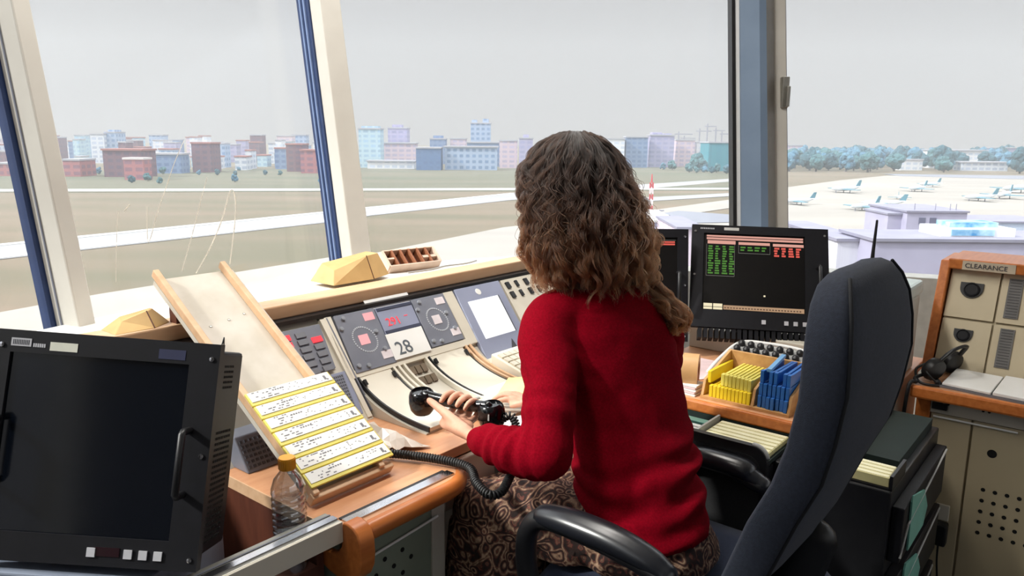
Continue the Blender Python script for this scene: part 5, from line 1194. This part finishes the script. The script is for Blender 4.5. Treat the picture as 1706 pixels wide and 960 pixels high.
mb.loft([dr(.585, 1.20, 1.52, .80, 1.10), dr(.66, 1.21, 1.49, .80, 1.10), dr(.695, 1.24, 1.46, .82, 1.08)])
mb.loft([dr(.27, 1.142, 1.58, .93, 1.135), dr(.40, 1.142, 1.57, .93, 1.140), dr(.52, 1.142, 1.56, .93, 1.145), dr(.62, 1.146, 1.55, .94, 1.140), dr(.68, 1.18, 1.53, .97, 1.125)])
def sfold(p, nn): 
    d = .004*noise.noise(p*9)
    if p.z < .62: d += .010*math.sin(p.x*70+2*noise.noise(p*4))*min(1, (.62-p.z)/.2)*.7
    else: d += .004*math.sin((p.x*.5-p.y)*60+3*noise.noise(p*6))
    return d
remesh(mb, 'skirt', sk, pw, .007, 10, sfold)
# ---- hair
def env(z):
    tab = [(1.488, .006), (1.484, .030), (1.475, .058), (1.455, .088), (1.43, .108), (1.40, .125), (1.36, .140), (1.32, .150), (1.28, .160), (1.24, .166), (1.20, .165), (1.16, .158), (1.12, .148), (1.0, .125)]
    for (z0, r0), (z1, r1) in zip(tab, tab[1:]):
        if z <= z0 and z >= z1: return r0+(r1-r0)*(z0-z)/(z0-z1)
    return .003 if z > 1.48 else .125
def axis(z): 
    k = max(0, min(1, (1.36-z)/.22)); return Vector((1.490-.008*k, 1.022-.052*k, z))
def hpos(z, phi, rho): # phi measured from the facing direction
    r = env(z)*rho*(1-.06*max(0, -math.cos(phi))); d = HF*math.cos(phi)*.98 + HS*math.sin(phi); d.z = 0
    return axis(z)+d.normalized()*r
HM = mat('hair_dark_brown', (46, 28, 18), .6, rgb2=(62, 38, 22), scale=60, stretch=(4, 4, .4), bump=.4, bscale=160)
rings = []
for z in (1.480, 1.47, 1.45, 1.42, 1.38, 1.34, 1.30, 1.26, 1.22, 1.18, 1.150):
    ring = []
    for k in range(40):
        t = 2*PI*k/40; f = abs((t+PI) % (2*PI)-PI); rho = .86
        if z < 1.43 and f < 1.35: rho = .86*max(0, (f-.9)/.45) if f > .9 else 0; 
        q = hpos(z, t, rho); 
        if rho < .5 and z < 1.43:  # keep clear of the face
            q = axis(z)+(Vector((HF.x, HF.y, 0))*math.cos(t)+HS*math.sin(t))*.008
        ring.append(q)
    rings.append(ring)
hm_ = MB().loft(rings).build('hair', HM, pw, 80)
for v in hm_.data.vertices: v.co += Vector((noise.noise(v.co*30), noise.noise(v.co*30+Vector((5, 0, 0))), 0))*.006
hr = random.Random(11); strands = []
def clump(path, n_, spread, amp, wl, fr=.0025):
    """strands following a waved guide path"""
    P = path; m_ = len(P); ph = hr.uniform(0, 6.28); ph2 = hr.uniform(0, 6.28)
    L = [0]
    for i in range(1, m_): L.append(L[-1]+(P[i]-P[i-1]).length)
    base = []
    for i in range(m_):
        t = (P[min(i+1, m_-1)]-P[max(0, i-1)]).normalized(); x = t.cross(Z); x = x.normalized() if x.length > 1e-3 else Vector((1, 0, 0)); y = t.cross(x)
        g_ = min(1, L[i]/.14); a_ = amp*g_; w_ = 2*PI*L[i]/wl
        base.append((P[i]+x*a_*math.cos(w_+ph)+y*a_*.8*math.sin(w_+ph2), x, y, g_))
    for s in range(n_):
        an = hr.uniform(0, 6.28); rad = spread*math.sqrt(hr.random()); off = hr.uniform(-.4, .4); cut = hr.uniform(.82, 1.0); o3 = hr.uniform(0, 99); pts = []
        for i in range(m_):
            b, x, y, g_ = base[min(m_-1, int(i*cut))] if cut < 1 else base[i]
            f = (i*cut); i0 = int(f); i1 = min(m_-1, i0+1); fr_ = f-i0
            b = base[i0][0].lerp(base[i1][0], fr_); x, y, g_ = base[i0][1], base[i0][2], base[i0][3]
            sp_ = rad*(.55+.6*g_)*(1 if i < m_*.8 else 1-.5*(i-m_*.8)/(m_*.2))
            q = b + x*(sp_*math.cos(an+off*i*.15)) + y*(sp_*math.sin(an+off*i*.15))
            jn = Vector((noise.noise(Vector((o3, i*.45, 0))), noise.noise(Vector((o3, i*.45, 7))), noise.noise(Vector((o3, i*.45, 13)))))
            pts.append(q+jn*fr*g_*2)
        strands.append(pts)
NPT = 26
def guide(z0, z1, phi0, phi1, rho0, rho1):
    out = []
    for i in range(NPT):
        t = i/(NPT-1); z = z0+(z1-z0)*(t**1.0); k = min(1, t*2.2); ph = phi0+(phi1-phi0)*k
        out.append(hpos(z, ph, rho0+(rho1-rho0)*k))
    return out
for c in range(330):
    phi = hr.uniform(-PI, PI); f = abs(phi); sg = 1 if phi >= 0 else -1
    ph1 = sg*max(f, hr.uniform(1.05, 1.5)) if f < 1.5 else phi
    back = f > 2.0
    z0 = hr.choice([1.486, 1.482, 1.478, 1.472, 1.465, 1.44, 1.41, 1.38])-hr.uniform(0, .004); lay = hr.uniform(.82, 1.0) if c % 3 else hr.uniform(.9, 1.03)
    if f < .9: z0 = max(z0, 1.462)
    z1 = hr.uniform(1.110, 1.20) if back else hr.uniform(1.10, 1.18)
    if sg < 0 and f < 2.0: z1 = hr.uniform(1.125, 1.19)
    ph1 += hr.uniform(-.15, .15)
    clump(guide(z0, z1, phi, ph1, lay*.96, lay), 46, hr.uniform(.006, .012), hr.uniform(.007, .017), hr.uniform(.07, .12), .0015)
# long lock falling over the right shoulder blade
for c in range(46):
    a = hr.uniform(-.04, .035); b = hr.uniform(-.022, .008)
    phi = hr.uniform(1.5, 2.5); p0 = hpos(1.36, phi, .9); p1 = hpos(1.24, phi, .97); p2 = Vector((1.562+a*.8, .880+b, 1.150+hr.uniform(-.02, .02))); p3 = Vector((1.572+a, .800+b, 1.085+hr.uniform(-.03, .02))); p4 = Vector((1.578+a*1.2, .788+b, 1.040+hr.uniform(-.015, .04)))
    P = smooth_path([p0, p1, p2, p3, p4], 6)+[p4]; P = P[:NPT] if len(P) >= NPT else P+[P[-1]+Vector((0, 0, -.002))]*(NPT-len(P))
    clump(P, 40, .007, hr.uniform(.005, .010), hr.uniform(.06, .10), .0015)
for c in range(60):   # loose frizzy strands on the outline
    phi = hr.uniform(1.1, 2*PI-1.1); phi = phi if phi < PI else phi-2*PI
    clump(guide(hr.uniform(1.42, 1.48), hr.uniform(1.16, 1.26), phi, phi+hr.uniform(-.3, .3), .98, hr.uniform(1.02, 1.10)), 5, .02, hr.uniform(.008, .016), hr.uniform(.05, .09), .004)
off = org_of(pw)
hc = bpy.data.hair_curves.new('hair_strands'); hc.add_curves([NPT]*len(strands))
flat = []
for s in strands:
    for q in s: q = q-off; flat += [q.x, q.y, q.z]
hc.position_data.foreach_set('vector', flat)
ra = hc.attributes.get('radius') or hc.attributes.new('radius', 'FLOAT', 'POINT')
ra.data.foreach_set('value', [(.00033 if i < NPT*.8 else .00033*(1-.6*(i-NPT*.8)/(NPT*.2))) for _ in strands for i in range(NPT)])
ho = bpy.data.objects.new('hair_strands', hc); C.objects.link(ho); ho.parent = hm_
hmt = bpy.data.materials.new('brown_hair'); hmt.use_nodes = True; nt = hmt.node_tree; nt.nodes.clear()
oo = nt.nodes.new('ShaderNodeOutputMaterial'); ph_ = nt.nodes.new('ShaderNodeBsdfHairPrincipled'); hi = nt.nodes.new('ShaderNodeHairInfo')
ph_.parametrization = 'COLOR'; ph_.inputs['Roughness'].default_value = .48; ph_.inputs['Radial Roughness'].default_value = .6
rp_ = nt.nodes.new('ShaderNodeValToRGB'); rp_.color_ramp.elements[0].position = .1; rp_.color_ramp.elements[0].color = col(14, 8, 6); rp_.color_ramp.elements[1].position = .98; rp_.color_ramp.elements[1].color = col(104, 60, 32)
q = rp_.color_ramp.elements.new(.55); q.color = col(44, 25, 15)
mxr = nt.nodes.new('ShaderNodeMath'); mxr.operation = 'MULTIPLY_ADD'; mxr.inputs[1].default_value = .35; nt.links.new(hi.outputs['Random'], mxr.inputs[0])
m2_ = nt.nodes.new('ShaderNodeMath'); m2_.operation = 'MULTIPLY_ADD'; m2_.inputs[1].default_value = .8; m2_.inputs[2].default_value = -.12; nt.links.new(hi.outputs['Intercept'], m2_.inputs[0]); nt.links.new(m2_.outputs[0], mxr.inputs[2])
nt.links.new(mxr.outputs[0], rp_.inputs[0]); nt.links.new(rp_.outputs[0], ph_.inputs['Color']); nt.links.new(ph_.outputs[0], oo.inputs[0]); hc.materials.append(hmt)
# ================================================================== TELEPHONE RECEIVER
tr_ = thing('telephone_receiver', 'black telephone receiver with a coiled cord held in the woman\'s left hand', 'telephone', (1.262, 1.2, .84))
PHB = mat('phone_black', (16, 16, 18), .16, spec=.6)
E0, M0 = Vector((1.252, 1.293, .842)), Vector((1.282, 1.096, .846))
hp_ = smooth_path([E0+Vector((0, -.01, .014)), E0.lerp(M0, .3)+Vector((0, 0, .010)), E0.lerp(M0, .7)+Vector((0, 0, .010)), M0+Vector((0, .01, .014))], 6)
MB().tube(hp_, .0118, 12, True, flat=1.25).build('handle', PHB, tr_, 60)
for c, nm in ((E0, 'earpiece'), (M0, 'mouthpiece')):
    ax_ = Vector((-.10, .05 if c is M0 else -.05, 1))
    e_ = MB().lathe(c, [(.012, -.035), (.022, -.033), (.0295, -.022), (.0328, -.004), (.0318, .013), (.0285, .022), (.0245, .0255), (.0235, .020), (.001, .019)], 26, ax_).build(nm, PHB, tr_, 40)
    mb = MB()
    for k in range(8): mb.cyl(c+ax_.normalized()*.017+Vector((.011*math.cos(k*PI/4), .011*math.sin(k*PI/4), 0)), c+ax_.normalized()*.0185+Vector((.011*math.cos(k*PI/4), .011*math.sin(k*PI/4), 0)), .0022, n=8)
    mb.build('sound_holes', GREYP, e_)
bt_ = MB().obox(M0+Vector((-.0275, -.010, .002)), (.002, .001, 0), (-.0008, .007, 0), (0, 0, .008)).build('talk_button', GREYL, tr_, bevel=.001)
coil([M0+Vector((.004, -.026, -.010)), (1.300, 1.050, .846), (1.292, 1.024, .805), (1.245, .990, .778), (1.180, .958, .766), (1.128, .938, .758), (1.104, .950, .758), (1.116, .995, .766), (1.146, 1.045, .7755), (1.132, 1.13, .7755), (1.085, 1.235, .7745), (1.00, 1.34, .7735), (.90, 1.445, .7735), (.86, 1.50, .7735)], .0078, .0027, .0064).build('coiled_cord', RUBBER, tr_, 60)
